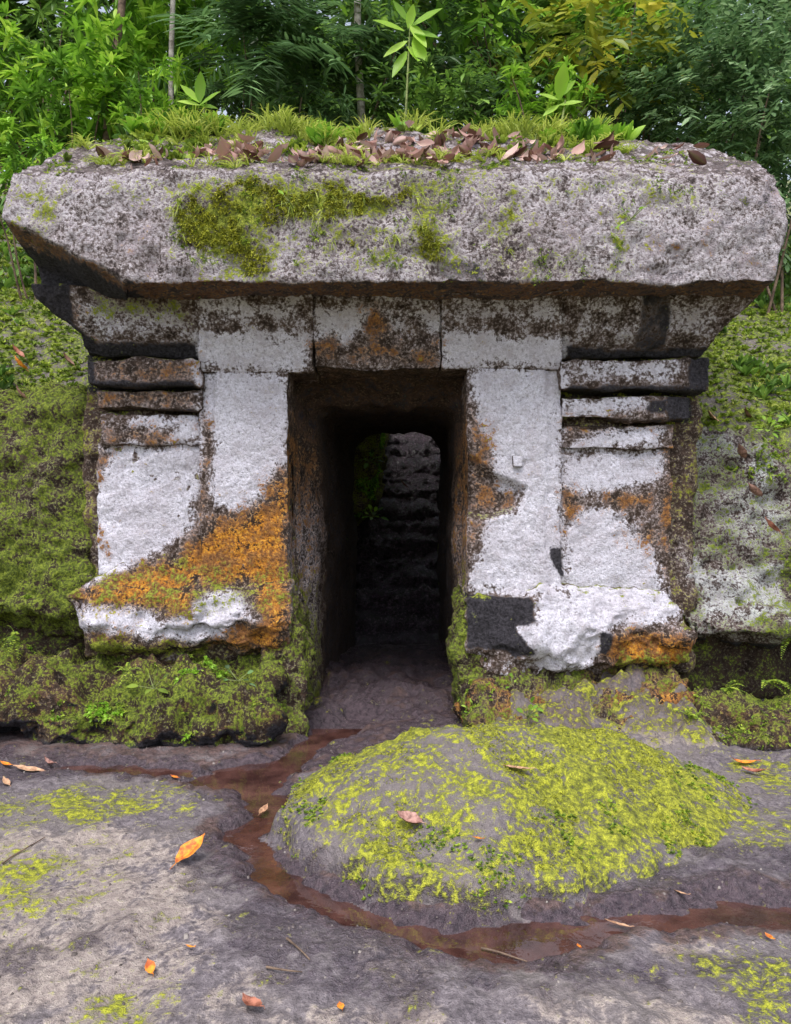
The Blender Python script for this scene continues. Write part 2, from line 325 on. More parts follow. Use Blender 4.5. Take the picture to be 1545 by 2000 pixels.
cn=np.array([.03,0,1.2]); dr=TV-cn; dr[:,1]=0; dr/=np.linalg.norm(dr,axis=1)[:,None]
TV=TV+dr*(fbm(TV*2.5,4,71)*.06+fbm(TV*11,3,72)*.024)[:,None]
ii=np.arange(nr*nc).reshape(nr,nc); TF=np.stack([ii[:-1,:-1],ii[:-1,1:],ii[1:,1:],ii[1:,:-1]],-1).reshape(-1,4)
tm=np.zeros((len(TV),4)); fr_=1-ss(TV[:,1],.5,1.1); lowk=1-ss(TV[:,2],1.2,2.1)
tm[:,2]=fr_*.58*(1-ss(TV[:,2],.3,1.5)); tm[:,0]=lowk*fr_*np.where(TV[:,0]<0,.50,.42); tm[:,1]=.42*fr_; tm[:,3]=.1+.38*(1-fr_*lowk); tm[:,2]=np.maximum(tm[:,2],np.where(TV[:,1]>2.98,.55,0))  # lit front jambs and dark depth of the passage put into the mask
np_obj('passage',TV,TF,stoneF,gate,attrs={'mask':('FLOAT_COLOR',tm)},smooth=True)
# ---------- ground ----------
mound=[(-.56,-1.62),(-.53,-1.3),(-.46,-1.08),(-.2,-.85),(.3,-.62),(.9,-.56),(1.35,-.68),(1.65,-.95),(1.74,-1.32),(1.40,-1.76),(.98,-2.05),(.6,-2.22),(.25,-2.28),(-.05,-2.2),(-.35,-1.98)]
W1=[GP(*p) for p in [(365,1528),(440,1500),(530,1484),(567,1490),(535,1525),(520,1558),(565,1552),(560,1583),(530,1605),(520,1640),(530,1682),(600,1728),(700,1766),(780,1798),(900,1816),(1060,1810),(1200,1790),(1330,1793),(1420,1762),(1545,1768),(1640,1770),(1640,1816),(1545,1814),(1400,1806),(1250,1818),(1100,1842),(1040,1888),(1000,1886),(940,1856),(820,1838),(700,1806),(590,1768),(520,1720),(470,1664),(435,1628),(500,1602),(505,1565),(488,1538),(430,1536)]]
W3=[GP(*p) for p in [(530,1492),(575,1460),(625,1418),(690,1392),(735,1360),(760,1362),(730,1395),(690,1432),(615,1458),(570,1500)]]
W4=[GP(*p) for p in [(120,1497),(250,1496),(360,1505),(370,1514),(200,1506),(120,1502)]]
WW=(W1,W3,W4)
def wq(x,y):
    P=np.stack([x,y,x*0],1); a=fbm(P*5,3,151)*.04+fbm(P*18,3,152)*.03; b=fbm(P*5,3,161)*.04+fbm(P*18,3,162)*.03
    return np.maximum.reduce([sdf(x+a,y+b,W) for W in WW])
def gz(x,y):
    x=np.asarray(x,float); y=np.asarray(y,float); P=np.stack([x,y,np.zeros_like(x)],1)
    near=(np.abs(x)<4)&(y>-3.6)&(y<1)
    n1=fbm(P*1.1,3,101); n2=fbm(P*4,4,102,.6); n3=fbm(P*16,3,103,.6)
    z=.03+n1*.014+n2*.018+n3*.011
    w=n2*.06+n1*.05; r1=fbm(P*3,4,110); r2=fbm(P*9,4,111)
    lb=ss(y+w,-.1,.22)*ss(-x+w*.6,.64,.8)
    z=z+lb*(.28+.14*r1+.09*r2+.03*n3)
    rb=ss(y+w*1.3,-.95,.12)*ss(x+w*.6,.42,.72)*(1-.8*ss(x,1.75,2.0)); z=z+rb*(.26+.10*r1+.09*r2+.03*n3)
    mudm=ss(y,-.9,-.2)*(np.abs(x+.05)<.7); z=z-.010*mudm+mudm*ss(y,-.3,.6)*(.05+.07*r1+.05*r2)*(1-ss(y,2,2.8))
    z=np.maximum(z,.002+n3*.004)
    m=near&(y<.3)
    if m.any():
        q=wq(x[m],y[m]); z[m]=z[m]*(1-.8*ss(q,-.1,.02))-.05*ss(q,-.08,.035)
    z=np.where(y>2.9,z-.15*ss(y,2.9,3.3),z)
    return z
def axis(a,b,st,far,g=1.18):
    c=list(np.arange(a,b+1e-6,st)); s=st
    lo=[];x=a
    while x>-far: s*=g; x-=s; lo.append(x)
    hi=[];x=b;s=st
    while x<far: s*=g; x+=s; hi.append(x)
    return np.array(lo[::-1]+c+hi)
gx=axis(-3.2,3.2,.015,120); gy=axis(-3.2,.5,.013,120,1.12)
XX,YY=np.meshgrid(gx,gy); gzv=gz(XX.ravel(),YY.ravel())
GV=np.stack([XX.ravel(),YY.ravel(),gzv],1); ii=np.arange(len(GV)).reshape(XX.shape)
GF=np.stack([ii[:-1,:-1],ii[:-1,1:],ii[1:,1:],ii[1:,:-1]],-1).reshape(-1,4)
def gpoly(pts): return [GP(*p) for p in pts]
TAN=[(.70,gpoly(p)) for p in ([(690,1880),(820,1865),(960,1880),(1010,1930),(860,1925),(720,1930)],[(1240,1850),(1340,1825),(1460,1850),(1420,1895),(1300,1890)],[(-100,1640),(250,1620),(400,1700),(420,1800),(380,1900),(330,2100),(-200,2100)],[(230,1560),(370,1560),(370,1600),(240,1610)])]+[(.47,gpoly([(380,1900),(600,1960),(1200,1950),(1600,1990),(1600,2200),(300,2200)]))]
WET=[(.78,gpoly(p)) for p in ([(410,1530),(560,1560),(620,1750),(760,1830),(1000,1900),(1200,1850),(1200,1990),(900,1960),(700,2010),(520,1960),(400,1900),(440,1790),(380,1660)],[(-100,1470),(360,1480),(370,1540),(200,1530),(-100,1545)],[(160,1810),(270,1800),(300,1860),(200,1880)],[(-50,1890),(100,1880),(90,1930),(-50,1950)],[(1100,1880),(1300,1900),(1500,1860),(1560,1900),(1300,1960)],[(1080,1700),(1560,1660),(1600,1780),(1100,1800)])]
MOS=[(.57,gpoly(p)) for p in ([(-100,1565),(150,1545),(370,1550),(390,1600),(250,1615),(-100,1640)],[(-50,1690),(180,1670),(210,1720),(0,1800),(-50,1800)],[(1440,1860),(1600,1840),(1600,2050),(1480,2000),(1380,1930)],[(-50,1790),(180,1780),(110,1840),(-50,1840)],[(180,1930),(330,1960),(300,2040),(100,2040)],[(1400,1600),(1600,1590),(1600,1660),(1450,1650)],[(1380,1480),(1600,1500),(1600,1580),(1480,1560)])]
def gmask(V):
    x,y=V[:,0],V[:,1]; w=fbm(np.stack([x,y,x*0],1)*5,4,55,.6)*.09; out=np.zeros((len(V),4)); m=(np.abs(x)<5)&(y>-4)&(y<3)
    xx=(x+w)[m]; yy=(y+w)[m]
    for ch,L in ((0,TAN),(1,WET),(2,MOS)):
        out[m,ch]=np.maximum.reduce([lv*np.clip(.5+sdf(xx,yy,q)/.3,0,1) for lv,q in L])
    q=wq(x[m],y[m]); out[m,1]=np.maximum(out[m,1],.95*ss(q,-.14,-.02))
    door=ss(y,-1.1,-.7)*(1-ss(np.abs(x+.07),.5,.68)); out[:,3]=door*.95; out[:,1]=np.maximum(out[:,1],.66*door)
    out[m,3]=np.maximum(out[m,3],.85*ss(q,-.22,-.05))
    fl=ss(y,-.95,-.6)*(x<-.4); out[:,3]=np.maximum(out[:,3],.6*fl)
    bank=np.clip((V[:,2]-.05)/.08,0,1)*(y<1)*(np.abs(x)>.5)*(y>-1.1); bn=fbm(V*3,3,56)
    out[:,2]=np.where(bank>.3,bank*(np.where(x<0,.50,.36)+.2*bn+.1*ss(V[:,2],.1,.3)),out[:,2]); out[:,0]=np.where((bank>.3)&(x>0),.5,out[:,0])
    out[:,3]=np.maximum(out[:,3],bank*np.where(x<0,.55,.55)); out[:,1]=out[:,1]*(1-bank*.6)
    out[~m,2]=.5
    return out
GM=gmask(GV)
def ground_mat(name,mossc=((.045,.05,.012),(.20,.22,.02),(.47,.48,.035))):
    m=M(name); a=m.attr('mask'); R,G,B=m.sep(a.outputs['Color'])[:3]; A=a.outputs['Alpha']
    nL=m.noise(1.7,3); nB=m.noise(7,5,.66); nC=m.noise(36,4,.70); nF=m.noise(200,2,.7)
    c=m.ramp(nC,[(.3,(.06,.05,.056)),(.48,(.15,.127,.14)),(.66,(.27,.235,.25))])
    c=m.mix(m.step(nB,.42,.62,0,.6),c,(.11,.09,.108)); c=m.mix(m.step(nF,.36,.5,.4,0),c,(.05,.042,.048))
    c=m.mix(m.step(nL,.42,.6,0,.4),c,(.22,.19,.17))
    tan=m.ramp(nC,[(.3,(.20,.155,.145)),(.52,(.36,.30,.265)),(.68,(.52,.44,.385))])
    ft=thr(m,R,nB,2.6,nC,1.2,.2); c=m.mix(m.math('MULTIPLY',ft,.8),c,tan)
    fp=thr(m,A,nB,.9,nC,.5,.14); c=m.mix(m.math('MULTIPLY',fp,.9),c,m.ramp(nC,[(.35,(.035,.02,.019)),(.62,(.135,.08,.072))]))
    fwt=thr(m,G,nB,2.4,nC,.7,.14); c=m.mix(m.math('MULTIPLY',fwt,.76),c,m.ramp(nC,[(.35,(.028,.021,.031)),(.65,(.092,.07,.09))]))
    mc=m.ramp(nC,[(.3,mossc[0]),(.47,mossc[1]),(.64,mossc[2])])
    mc=m.mix(m.step(nF,.38,.54,.55,0),mc,(.07,.065,.02))
    fm=thr(m,B,nB,2.0,nC,1.8,.2); c=m.mix(fm,c,mc)
    h=m.math('MULTIPLY_ADD',nC,.8,m.math('MULTIPLY',nB,1.0)); h=m.math('MULTIPLY_ADD',nF,.25,h); h=m.math('MULTIPLY_ADD',fm,.15,h)
    ro=m.math('MULTIPLY_ADD',m.math('MAXIMUM',fwt,m.math('MULTIPLY',fp,.7)),-.44,.68); ro=m.math('MULTIPLY_ADD',fm,.4,ro)
    return m.done(m.bsdf(c,ro,m.bump(h,.9,.030),.5).outputs[0])
gm=ground_mat('damp_rock_ground')
tag(np_obj('ground',GV,GF,gm,attrs={'mask':('FLOAT_COLOR',GM)},smooth=True),kind='structure')
wx=np.linspace(-3.4,3.4,60); wy=np.linspace(-2.7,0,40); X2,Y2=np.meshgrid(wx,wy); WV=np.stack([X2.ravel(),Y2.ravel(),np.full(X2.size,-.012)],1); ii=np.arange(X2.size).reshape(X2.shape)
WF=np.stack([ii[:-1,:-1],ii[:-1,1:],ii[1:,1:],ii[1:,:-1]],-1).reshape(-1,4)
m=M('muddy_water'); wm=m.done(m.bsdf(m.ramp(m.noise(6,4),[(.38,(.035,.015,.013)),(.65,(.10,.046,.038))]),.03,m.bump(m.noise(14,3),.15,.012),1.0).outputs[0])
tag(np_obj('water',WV,WF,wm,smooth=True),kind='structure')
# mound rock
mx=np.arange(-.75,2.05,.013); my=np.arange(-2.45,-.4,.013); X2,Y2=np.meshgrid(mx,my); x,y=X2.ravel(),Y2.ravel(); P0=np.stack([x,y,x*0],1)
q=sdf(x+fbm(P0*6,4,201)*.045,y+fbm(P0*6,4,202)*.045,mound)
stp=ss(-x,-1.6,.2)*ss(-y,.8,1.3)
hh=np.where(q>0,(.02+.065*stp)*ss(q,0,.06)+.44*(ss(q,-.40,.95)-ss(0,-.40,.95)),0)
def mz_noise(P): return fbm(P*2,3,203)*.04+fbm(P*7,4,204,.6)*.030+fbm(P*25,3,205)*.011
mzv=np.where(q>-.02,-.01+hh+mz_noise(P0)*ss(q,-.02,.3)+.02*ss(q,0,.1),-.08+np.clip(q,-.1,0))
MV=np.stack([x,y,mzv],1); ii=np.arange(X2.size).reshape(X2.shape); MF=np.stack([ii[:-1,:-1],ii[:-1,1:],ii[1:,1:],ii[1:,:-1]],-1).reshape(-1,4)
keep=(q[MF]>-.06).any(1); MF=MF[keep]; us=np.unique(MF); rm=np.full(len(MV),-1); rm[us]=np.arange(len(us)); MV=MV[us]; MF=rm[MF]; q=q[us]; x=x[us]; y=y[us]
MM=np.zeros((len(MV),4)); MM[:,2]=.58*ss(q,-.15,.14)+.22*fbm(MV*2.4,4,207)+.12*ss(x,.1,1.0)-.25*ss(-x,.0,.5)*ss(y,-1.35,-1.0)-.16*ss(-y,1.75,2.1)*ss(.9-x,0,.6)-.25*ss(y,-.9,-.68); MM[:,0]=.42; MM[:,1]=.6*(1-ss(q,.02,.12))
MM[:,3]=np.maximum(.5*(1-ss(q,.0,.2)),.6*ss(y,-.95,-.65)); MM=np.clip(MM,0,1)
mo=np_obj('mossy_rock',MV,MF,gm,loc=(.55,-1.5,0),attrs={'mask':('FLOAT_COLOR',MM)},smooth=True); tag(mo,'broad low rock covered in yellow green moss with water running around its front','rock')
# ---------- hillside ----------
def hz(x,y):
    x=np.asarray(x,float); y=np.asarray(y,float); P=np.stack([x,y,x*0],1); n=fbm(P*.9,3,301); n2=fbm(P*4,3,302)
    b0=np.where(x<0,2.2,1.92)
    z=b0+np.clip(y-.45,0,2.3)*.95+np.clip(y-2.75,0,40)*.33+np.clip(y-14,0,60)*.2
    mid=3.0+ss(y,.9,1.6)*.95+np.clip(y-1.6,0,2)*.15
    k=1-ss(np.abs(x+.02),1.3,2.2); z=z*(1-k)+np.where(y<3.1,mid,z+.0)*k
    z=z+n*.12+n2*.05
    g=ss(y,2.99,3.07)*(1-ss(y,9.5,11)); 
    gul=g*ss(x,-1.9,-1.4)*(1-ss(x,1.3,1.8)); fl=-.45+np.clip(y-3.5,0,9)*.9
    z=z*(1-gul)+np.minimum(fl,z)*gul
    return z
hx=axis(-4.2,4.2,.045,60,1.2); hy=np.concatenate([[.345],np.arange(.35,9,.045),9+np.cumsum(.06*1.15**np.arange(32))])
X2,Y2=np.meshgrid(hx,hy); Z2=hz(X2.ravel(),Y2.ravel()).reshape(X2.shape); Z2[0]=np.where(np.abs(hx)>1.0,0,Z2[0]); HV=np.stack([X2.ravel(),Y2.ravel(),Z2.ravel()],1); ii=np.arange(X2.size).reshape(X2.shape)
HF=np.stack([ii[:-1,:-1],ii[:-1,1:],ii[1:,1:],ii[1:,:-1]],-1).reshape(-1,4)
cc=HV[HF].mean(1); dl=(np.abs(cc[:,0]-.03)<1.15)&(cc[:,1]>2.93)&(cc[:,1]<3.12); HF=HF[~dl]
HM=np.zeros((len(HV),4)); HM[:,2]=.55; HM[:,3]=.5
hmm=ground_mat('forest_soil',((.02,.03,.008),(.11,.15,.02),(.28,.34,.05)))
tag(np_obj('hillside',HV,HF,hmm,attrs={'mask':('FLOAT_COLOR',HM)},smooth=True),kind='structure')
def flank(V,N):
    k=facade(V,N); u=772.5+V[:,0]*300; v=1000-(V[:,2]-H)*300; k[:,3]*=.1
    n=fbm(V*2,3,401); rt=u>1300
    k[:,2]=np.where(rt,.50,.60)+.2*n-.35*ss(v,1225,1270); k[:,1]=np.where(rt,k[:,1]*.5,.3)
    k[:,0]=np.where(rt,np.maximum(k[:,0],.42+.15*fbm(V*1.7,2,402)),k[:,0])
    k[:,2]=np.where(rt&(k[:,0]>.6),k[:,2]*.8,k[:,2])
    k[:,3]=np.maximum(k[:,3],.9*ss(v,1240,1275)); return k
lf=loft([(.5,-6,PX(190,.3),.40,1.6),(.66,-6,PX(188,.1),.14,1.6),(.78,-6,PX(180,0),-.02,1.6),(1.1,-6,PX(172,0),.04,1.6),(2.1,-6,PX(165,.1),.12,1.6),(2.26,-6,PX(160,.2),.24,1.6)])
o,lfV,lfN,lfM=rock('rock_bank',[lf],None,stoneB,flank,.022,2,(.06,.045,.02),None,30); tag(o,kind='structure')
rf=loft([(.46,PX(1330,.3),6,.44,1.6),(.56,PX(1335,.1),6,.16,1.6),(.63,PX(1345,0),6,-.10,1.6),(.72,PX(1330,0),6,-.02,1.6),(.80,PX(1330,0),6,.05,1.6),(1.2,PX(1330,0),6,.08,1.6),(1.8,PX(1320,.1),6,.2,1.6),(1.95,PX(1320,.2),6,.34,1.6)])
o,rfV,rfN,rfM=rock('rock_bank',[rf],None,stoneB,flank,.022,2,(.06,.045,.02),None,33); tag(o,kind='structure')
def lowm(V,N):
    n=fbm(V*2.5,4,451,.6); o=np.zeros((len(V),4)); o[:,2]=.42+.28*n+.14*N[:,2]-.35*ss(-N[:,2],.0,.5)-.25*ss(-V[:,2],-.12,0); o[:,3]=.38-.1*n+.4*ss(-N[:,2],.1,.6)+.3*ss(-V[:,2],-.1,.0); o[:,1]=.40; o[:,0]=.2; return o  # down-facing undercuts get occlusion shade painted into the dark channel
def earthm(V,N):
    n=fbm(V*2.5,4,461,.6); o=np.zeros((len(V),4)); o[:,2]=.31+.3*n+.08*N[:,2]; o[:,3]=.18+.3*ss(-N[:,2],.1,.6); o[:,1]=.50-.2*n; o[:,0]=.32; return o  # overhang shade painted dark on down-facing earth
o,lbV,lbN,lbM=rock('rock_bank',[loft([(-.15,-6,-.84,-.40,.5),(.04,-6,-.84,-.42,.5),(.16,-6,-.78,-.46,.5),(.27,-6,-.76,-.36,.5),(.36,-6,-.80,-.12,.5),(.42,-6,-.82,.02,.5)])],None,stoneB,lowm,.018,2,(.16,.08,.026),None,38); tag(o,kind='structure')
o,rbV,rbN,rbM=rock('rock_bank',[loft([(-.15,1.72,6,-.50,.1),(.08,1.74,6,-.50,.1),(.20,1.85,6,-.38,.0)])],None,stoneB,lowm,.02,3,(.13,.07,.022),None,39); tag(o,kind='structure')
o,reV,reN,reM=rock('rock_bank',[loft([(-.2,.50,1.95,-.72,.4),(.0,.52,1.95,-.60,.4),(.18,.54,1.90,-.34,.4),(.34,.60,1.80,-.06,.4),(.44,.66,1.75,.10,.4)])],None,stoneB,earthm,.018,2,(.11,.07,.028),None,41); tag(o,kind='structure')
def footm(V,N):
    o=np.zeros((len(V),4)); o[:,1]=.25; o[:,2]=.33; o[:,3]=.45; return o
rock('footing',[loft([(-.15,-6,-.66,.30,1.0),(.75,-6,-.66,.26,1.0)])],gate,stoneB,footm,.03,2,(.08,.05,.02),None,35)
rock('footing',[loft([(-.15,.52,6,.30,1.0),(.75,.52,6,.26,1.0)])],gate,stoneB,footm,.03,2,(.08,.05,.02),None,36)
# stairs
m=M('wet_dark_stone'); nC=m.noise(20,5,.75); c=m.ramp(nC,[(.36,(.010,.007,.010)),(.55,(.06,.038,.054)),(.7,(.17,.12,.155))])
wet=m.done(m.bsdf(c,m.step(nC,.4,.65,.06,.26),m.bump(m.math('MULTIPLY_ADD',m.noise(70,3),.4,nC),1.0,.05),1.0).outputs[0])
st=empty('stone_steps',(.1,3.4,-.1),'wet dark stone steps climbing beyond the far end of the doorway passage','steps')
hs_r=np.random.default_rng(3); zacc=.0
for i in range(20):
    y0=3.35+i*.24; z1=.02+i*.215+hs_r.uniform(-.05,.05)
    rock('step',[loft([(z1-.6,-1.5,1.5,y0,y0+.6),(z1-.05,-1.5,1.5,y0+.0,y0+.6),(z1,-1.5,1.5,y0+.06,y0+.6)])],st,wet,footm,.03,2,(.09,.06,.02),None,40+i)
gb=loft([(-.2,-1.6,-.75,3.5,6.5),(.9,-1.6,-.70,3.5,6.5),(1.30,-1.6,-.45,3.55,6.5),(1.55,-1.6,-.24,3.6,6.5),(2.9,-1.6,-.16,3.7,6.5)])
def gbm(V,N):
    o=np.zeros((len(V),4)); o[:,2]=.50; o[:,3]=.1; o[:,1]=.45; o[:,0]=.4; return o
o,gbV,gbN,gbM=rock('rock_bank',[gb],None,stoneF,gbm,.035,4,(.09,.05,.02),None,37); tag(o,kind='structure')
# ---------- leaves ----------
def tmpl(rows,cols3=True,fold=.12):
    V=[];rib=[]
    for t,w in rows:
        if cols3: V+=[(-w,t,0),(0,t,-fold*w*2),(w,t,0)]; rib+=[0,1,0]
        else: V+=[(-w,t,0),(w,t,0)]; rib+=[0,0]
    k=3 if cols3 else 2; Fq=[]
    for i in range(len(rows)-1):
        for j in range(k-1): a=i*k+j; Fq.append((a,a+1,a+1+k,a+k))
    return np.array(V,float),np.array(Fq),np.array(rib,float)
T_L=tmpl([(0,.10),(.25,.42),(.55,.5),(.82,.26),(1,.03)])
T_S=tmpl([(0,.08),(.45,.5),(1,.04)],False)
T_M=tmpl([(0,.08),(.4,.5),(.75,.35),(1,.04)],True,.2)
T_G=tmpl([(0,.5),(.4,.4),(.75,.25),(1,.03)],False)
def unit(v): return v/np.maximum(np.linalg.norm(v,axis=-1,keepdims=True),1e-9)
def ruv(n): return unit(rng.normal(size=(n,3)))
def leaves(name,pos,dr,up,L,W,droop,tm,mat,parent=None,loc=None,rnd=None):
    n=len(pos); T,Fq,rib=tm; dr=unit(dr); up=np.broadcast_to(up,dr.shape)
    x=unit(np.cross(dr,up)+1e-6); z=np.cross(x,dr)
    L=np.broadcast_to(L,(n,)); W=np.broadcast_to(W,(n,)); droop=np.broadcast_to(droop,(n,))
    t=T[:,1]
    V=pos[:,None,:]+x[:,None,:]*(T[None,:,0]*W[:,None])[...,None]+dr[:,None,:]*(t[None]*L[:,None])[...,None]+z[:,None,:]*(T[None,:,2]*W[:,None])[...,None]
    V[:,:,2]-=(droop*L)[:,None]*t[None]**2
    k=len(T); FF=(Fq[None]+(np.arange(n)*k)[:,None,None]).reshape(-1,4)
    if rnd is None: rnd=rng.random(n)
    return np_obj(name,V.reshape(-1,3),FF,mat,parent,loc,{'rnd':('FLOAT',np.repeat(rnd,k)),'rib':('FLOAT',np.tile(rib,n))})
def tubes(name,paths,mat,parent,n=6):
    V=[];Fq=[]
    for pts,r0,r1 in paths:
        pts=np.array(pts,float); k=len(pts); o=len(V)
        for i in range(k):
            d=pts[min(i+1,k-1)]-pts[max(i-1,0)]; d/=np.linalg.norm(d)+1e-9
            a=np.cross(d,[.3,1,.1]); a/=np.linalg.norm(a); b=np.cross(d,a); r=r0+(r1-r0)*i/(k-1)
            for j in range(n): th=2*math.pi*j/n; V.append(pts[i]+r*(a*math.cos(th)+b*math.sin(th)))
        for i in range(k-1):
            for j in range(n): Fq.append((o+i*n+j,o+i*n+(j+1)%n,o+i*n+n+(j+1)%n,o+i*n+n+j))
    return np_obj(name,V,Fq,mat,parent,smooth=True)
def curve(a,b,k=6,wob=.1):
    a=np.array(a,float); b=np.array(b,float); d=np.linalg.norm(b-a); w1,w2=rng.normal(size=3)*wob*d,rng.normal(size=3)*wob*d*.5
    return [a+(b-a)*t+w1*math.sin(math.pi*t)*.6+w2*math.sin(2*math.pi*t)*.4 for t in np.linspace(0,1,k)]
LG=dict(
 bright=leaf_mat('bright_leaf',[(.02,.07,.010),(.09,.24,.02),(.25,.50,.035),(.50,.72,.09)]),
 fern=leaf_mat('dark_frond_leaf',[(.012,.035,.02),(.04,.10,.04),(.10,.22,.08),(.24,.42,.16)]),
 blue=leaf_mat('blue_green_leaf',[(.012,.04,.02),(.04,.11,.045),(.13,.25,.10),(.34,.50,.26)]),  # dark blue-green is the leaf's own colour
 yellow=leaf_mat('yellow_leaf',[(.06,.10,.015),(.17,.23,.02),(.38,.40,.03),(.60,.52,.05)],.45),
 back=leaf_mat('far_leaf',[(.010,.035,.01),(.04,.11,.02),(.13,.27,.04),(.30,.50,.08)]),
 young=leaf_mat('young_leaf',[(.18,.38,.03),(.34,.60,.05),(.52,.76,.12)],.5),
 moss=leaf_mat('moss_leaf',[(.06,.07,.012),(.19,.20,.02),(.36,.38,.03),(.54,.54,.06)],.3,.8),
 dim=leaf_mat('bank_moss_leaf',[(.02,.03,.008),(.08,.11,.015),(.18,.23,.025),(.34,.40,.05)],.3,.8),
 mossy=leaf_mat('green_moss_leaf',[(.04,.07,.01),(.12,.20,.02),(.27,.38,.03),(.44,.54,.07)],.3,.7),
 grass=leaf_mat('grass_blade',[(.12,.17,.03),(.28,.36,.05),(.46,.54,.09),(.60,.64,.18)],.4,.6),
 dead=leaf_mat('dead_leaf',[(.08,.03,.025),(.24,.11,.09),(.44,.26,.23),(.62,.44,.41)],.15,.6))
BK=dict(pale=bark_mat('pale_bark',((.13,.11,.09),(.42,.39,.35))),brown=bark_mat('brown_bark',((.06,.04,.03),(.2,.14,.1))),green=bark_mat('green_stem',((.10,.13,.04),(.26,.30,.12))))
def spray(c,d,length,nl,ang,sag,jit=.15):
    n=len(c); t=(np.arange(nl)+.5)/nl; d=unit(d); up=np.array([0,0,1.]); side=unit(np.cross(d,up)+1e-6)
    length=np.broadcast_to(length,(n,))
    pos=c[:,None]+d[:,None]*(t[None,:,None]*length[:,None,None]); pos[:,:,2]-=sag*length[:,None]*t[None]**2
    tan=d[:,None]+np.zeros((1,nl,1)); tan=tan.copy(); tan[:,:,2]-=2*sag*t[None]; tan=unit(tan)
    sg=np.where(np.arange(nl)%2==0,1,-1)[None,:,None]; dd=side[:,None]*sg*math.sin(ang)+tan*math.cos(ang)+rng.normal(size=(n,nl,3))*jit
    return pos.reshape(-1,3),unit(dd).reshape(-1,3)
def crown_pts(c,rad,n,nclump=14):
    cl=ruv(nclump)*(rng.random((nclump,1))**.4)*np.array(rad)*.85; k=rng.integers(0,nclump,n)
    p=cl[k]+rng.normal(size=(n,3))*np.array(rad)*.28; q=np.linalg.norm(p/np.array(rad),axis=1)
    p=p/np.maximum(q/1.1,1)[:,None]; return np.array(c)+p, unit(p+rng.normal(size=(n,3))*.5*np.linalg.norm(rad)/2)
def plant(kind,px,Y,top,bot,wpx,n,label,cat='shrub',name='shrub',mat='bright',bark='brown',L=.19,W=.040,group=None,trunk=.018,nst=3,depth=.5):
    sc=(Y+D)/F; X=PX(px,Y); Xr=X if not (Y>2.7 and abs(X)<1.9) else (2.1 if X>0 else -2.1)
    bz=float(hz([Xr],[Y])[0])-.05; e=empty(name,(Xr,Y,bz),label,cat,group)
    zt,zb=PZ(top,Y),PZ(bot,Y); zb=max(zb,bz); c=(X,Y,(zt+zb)/2); rad=(wpx*sc,depth,(zt-zb)/2)
    p,d=crown_pts(c,rad,n); low=p[:,2]<bz+.1; p[low,2]=bz+.1+rng.random(low.sum())*.3
    if kind=='rosette':
        k=13; pos=np.repeat(p,k,0); ax=unit(d*.4+np.array([0,-.15,.9])); pos=pos+np.repeat(ax,k,0)*(rng.random((n*k,1))*.10)
        dr=unit(np.repeat(ax,k,0)*.55+ruv(n*k)); Ls=L*rng.uniform(.6,1.15,n*k)
        rn=np.clip(np.repeat(rng.random(n)*.7,k)+rng.random(n*k)*.35,0,1)
        leaves('crown',pos,dr,np.array([0,0,1.]),Ls,W*rng.uniform(.7,1.2,n*k),.35,T_L,LG[mat],e,rnd=rn)
    else:
        ln,nl,ang,sag=dict(frond=(.55,26,1.15,.35),twig=(.30,9,.9,.15),bough=(.5,9,.8,.25))[kind]
        dd=unit(d+np.array([0,-.3,.25 if kind!='bough' else 0])); pos,dr=spray(p,dd,ln*rng.uniform(.6,1.2,n),nl,ang,sag)
        m_=len(pos); rn=np.clip(np.repeat(rng.random(n)*.75,nl)+rng.random(m_)*.3,0,1)
        leaves('crown',pos,dr,unit(np.array([0,-.35,1.])+rng.normal(size=(m_,3))*.25),L*rng.uniform(.6,1.15,m_),W*rng.uniform(.7,1.15,m_),.25,T_L if kind=='frond' else T_M,LG[mat],e,rnd=rn)
    idx=rng.integers(0,n,nst); ps=[]
    for i_ in idx: ps.append((curve((Xr+rng.normal()*.04,Y,bz),p[i_],8,.06),trunk*rng.uniform(.6,1),trunk*.25))
    tubes('trunk',ps,BK[bark],e); return e
R_=plant
R_('rosette',20,2.8,-60,330,150,130,'tall narrow leaved shrub filling the upper left corner','shrub')
R_('rosette',160,2.2,40,320,120,100,'narrow leaved shrub behind left end of the roof slab')
R_('rosette',280,3.0,-40,260,120,110,'glossy narrow leaved shrub left of the pale trunks')
R_('rosette',60,1.5,250,440,80,45,'low bright shrub touching the left tip of the roof slab',L=.15,W=.03)
R_('rosette',390,3.6,-60,240,120,90,'narrow leaved shrub between left shrubs and drooping fern fronds')
R_('rosette',60,4.6,-160,250,190,120,'leafy shrub farther back in the upper left',mat='back',L=.2,W=.05)
R_('rosette',330,1.9,150,290,90,45,'low narrow leaved shrub just behind the left part of the roof grass',L=.14,W=.028)
R_('rosette',560,2.0,165,280,110,50,'low dark narrow leaved shrub behind the roof grass left of centre',mat='fern',L=.15,W=.028)
R_('rosette',830,2.0,170,270,110,45,'low green shrub behind the roof litter right of the sapling',mat='back',L=.15,W=.032)
R_('rosette',1040,2.0,160,280,100,50,'low bright shrub behind the roof litter right of centre',L=.14,W=.03)
R_('twig',680,2.6,60,280,140,160,'loose small leaved shrub around the pale central trunk',mat='back',L=.10,W=.045)
R_('twig',960,2.6,120,290,140,160,'loose small leaved shrub under the mixed green boughs',mat='back',L=.10,W=.045)
R_('frond',480,2.2,0,220,140,70,'dark drooping feathery fronds over the left half of the roof','fern','fern_tree',mat='fern',L=.22,W=.036)
R_('frond',620,2.8,-20,230,120,60,'dark feathery fronds beside the pale central trunk','fern','fern_tree',mat='fern',L=.22,W=.036)
R_('frond',860,3.4,60,260,130,60,'dark feathery fronds behind the bright sapling','fern','fern_tree',mat='fern',L=.18,W=.028)
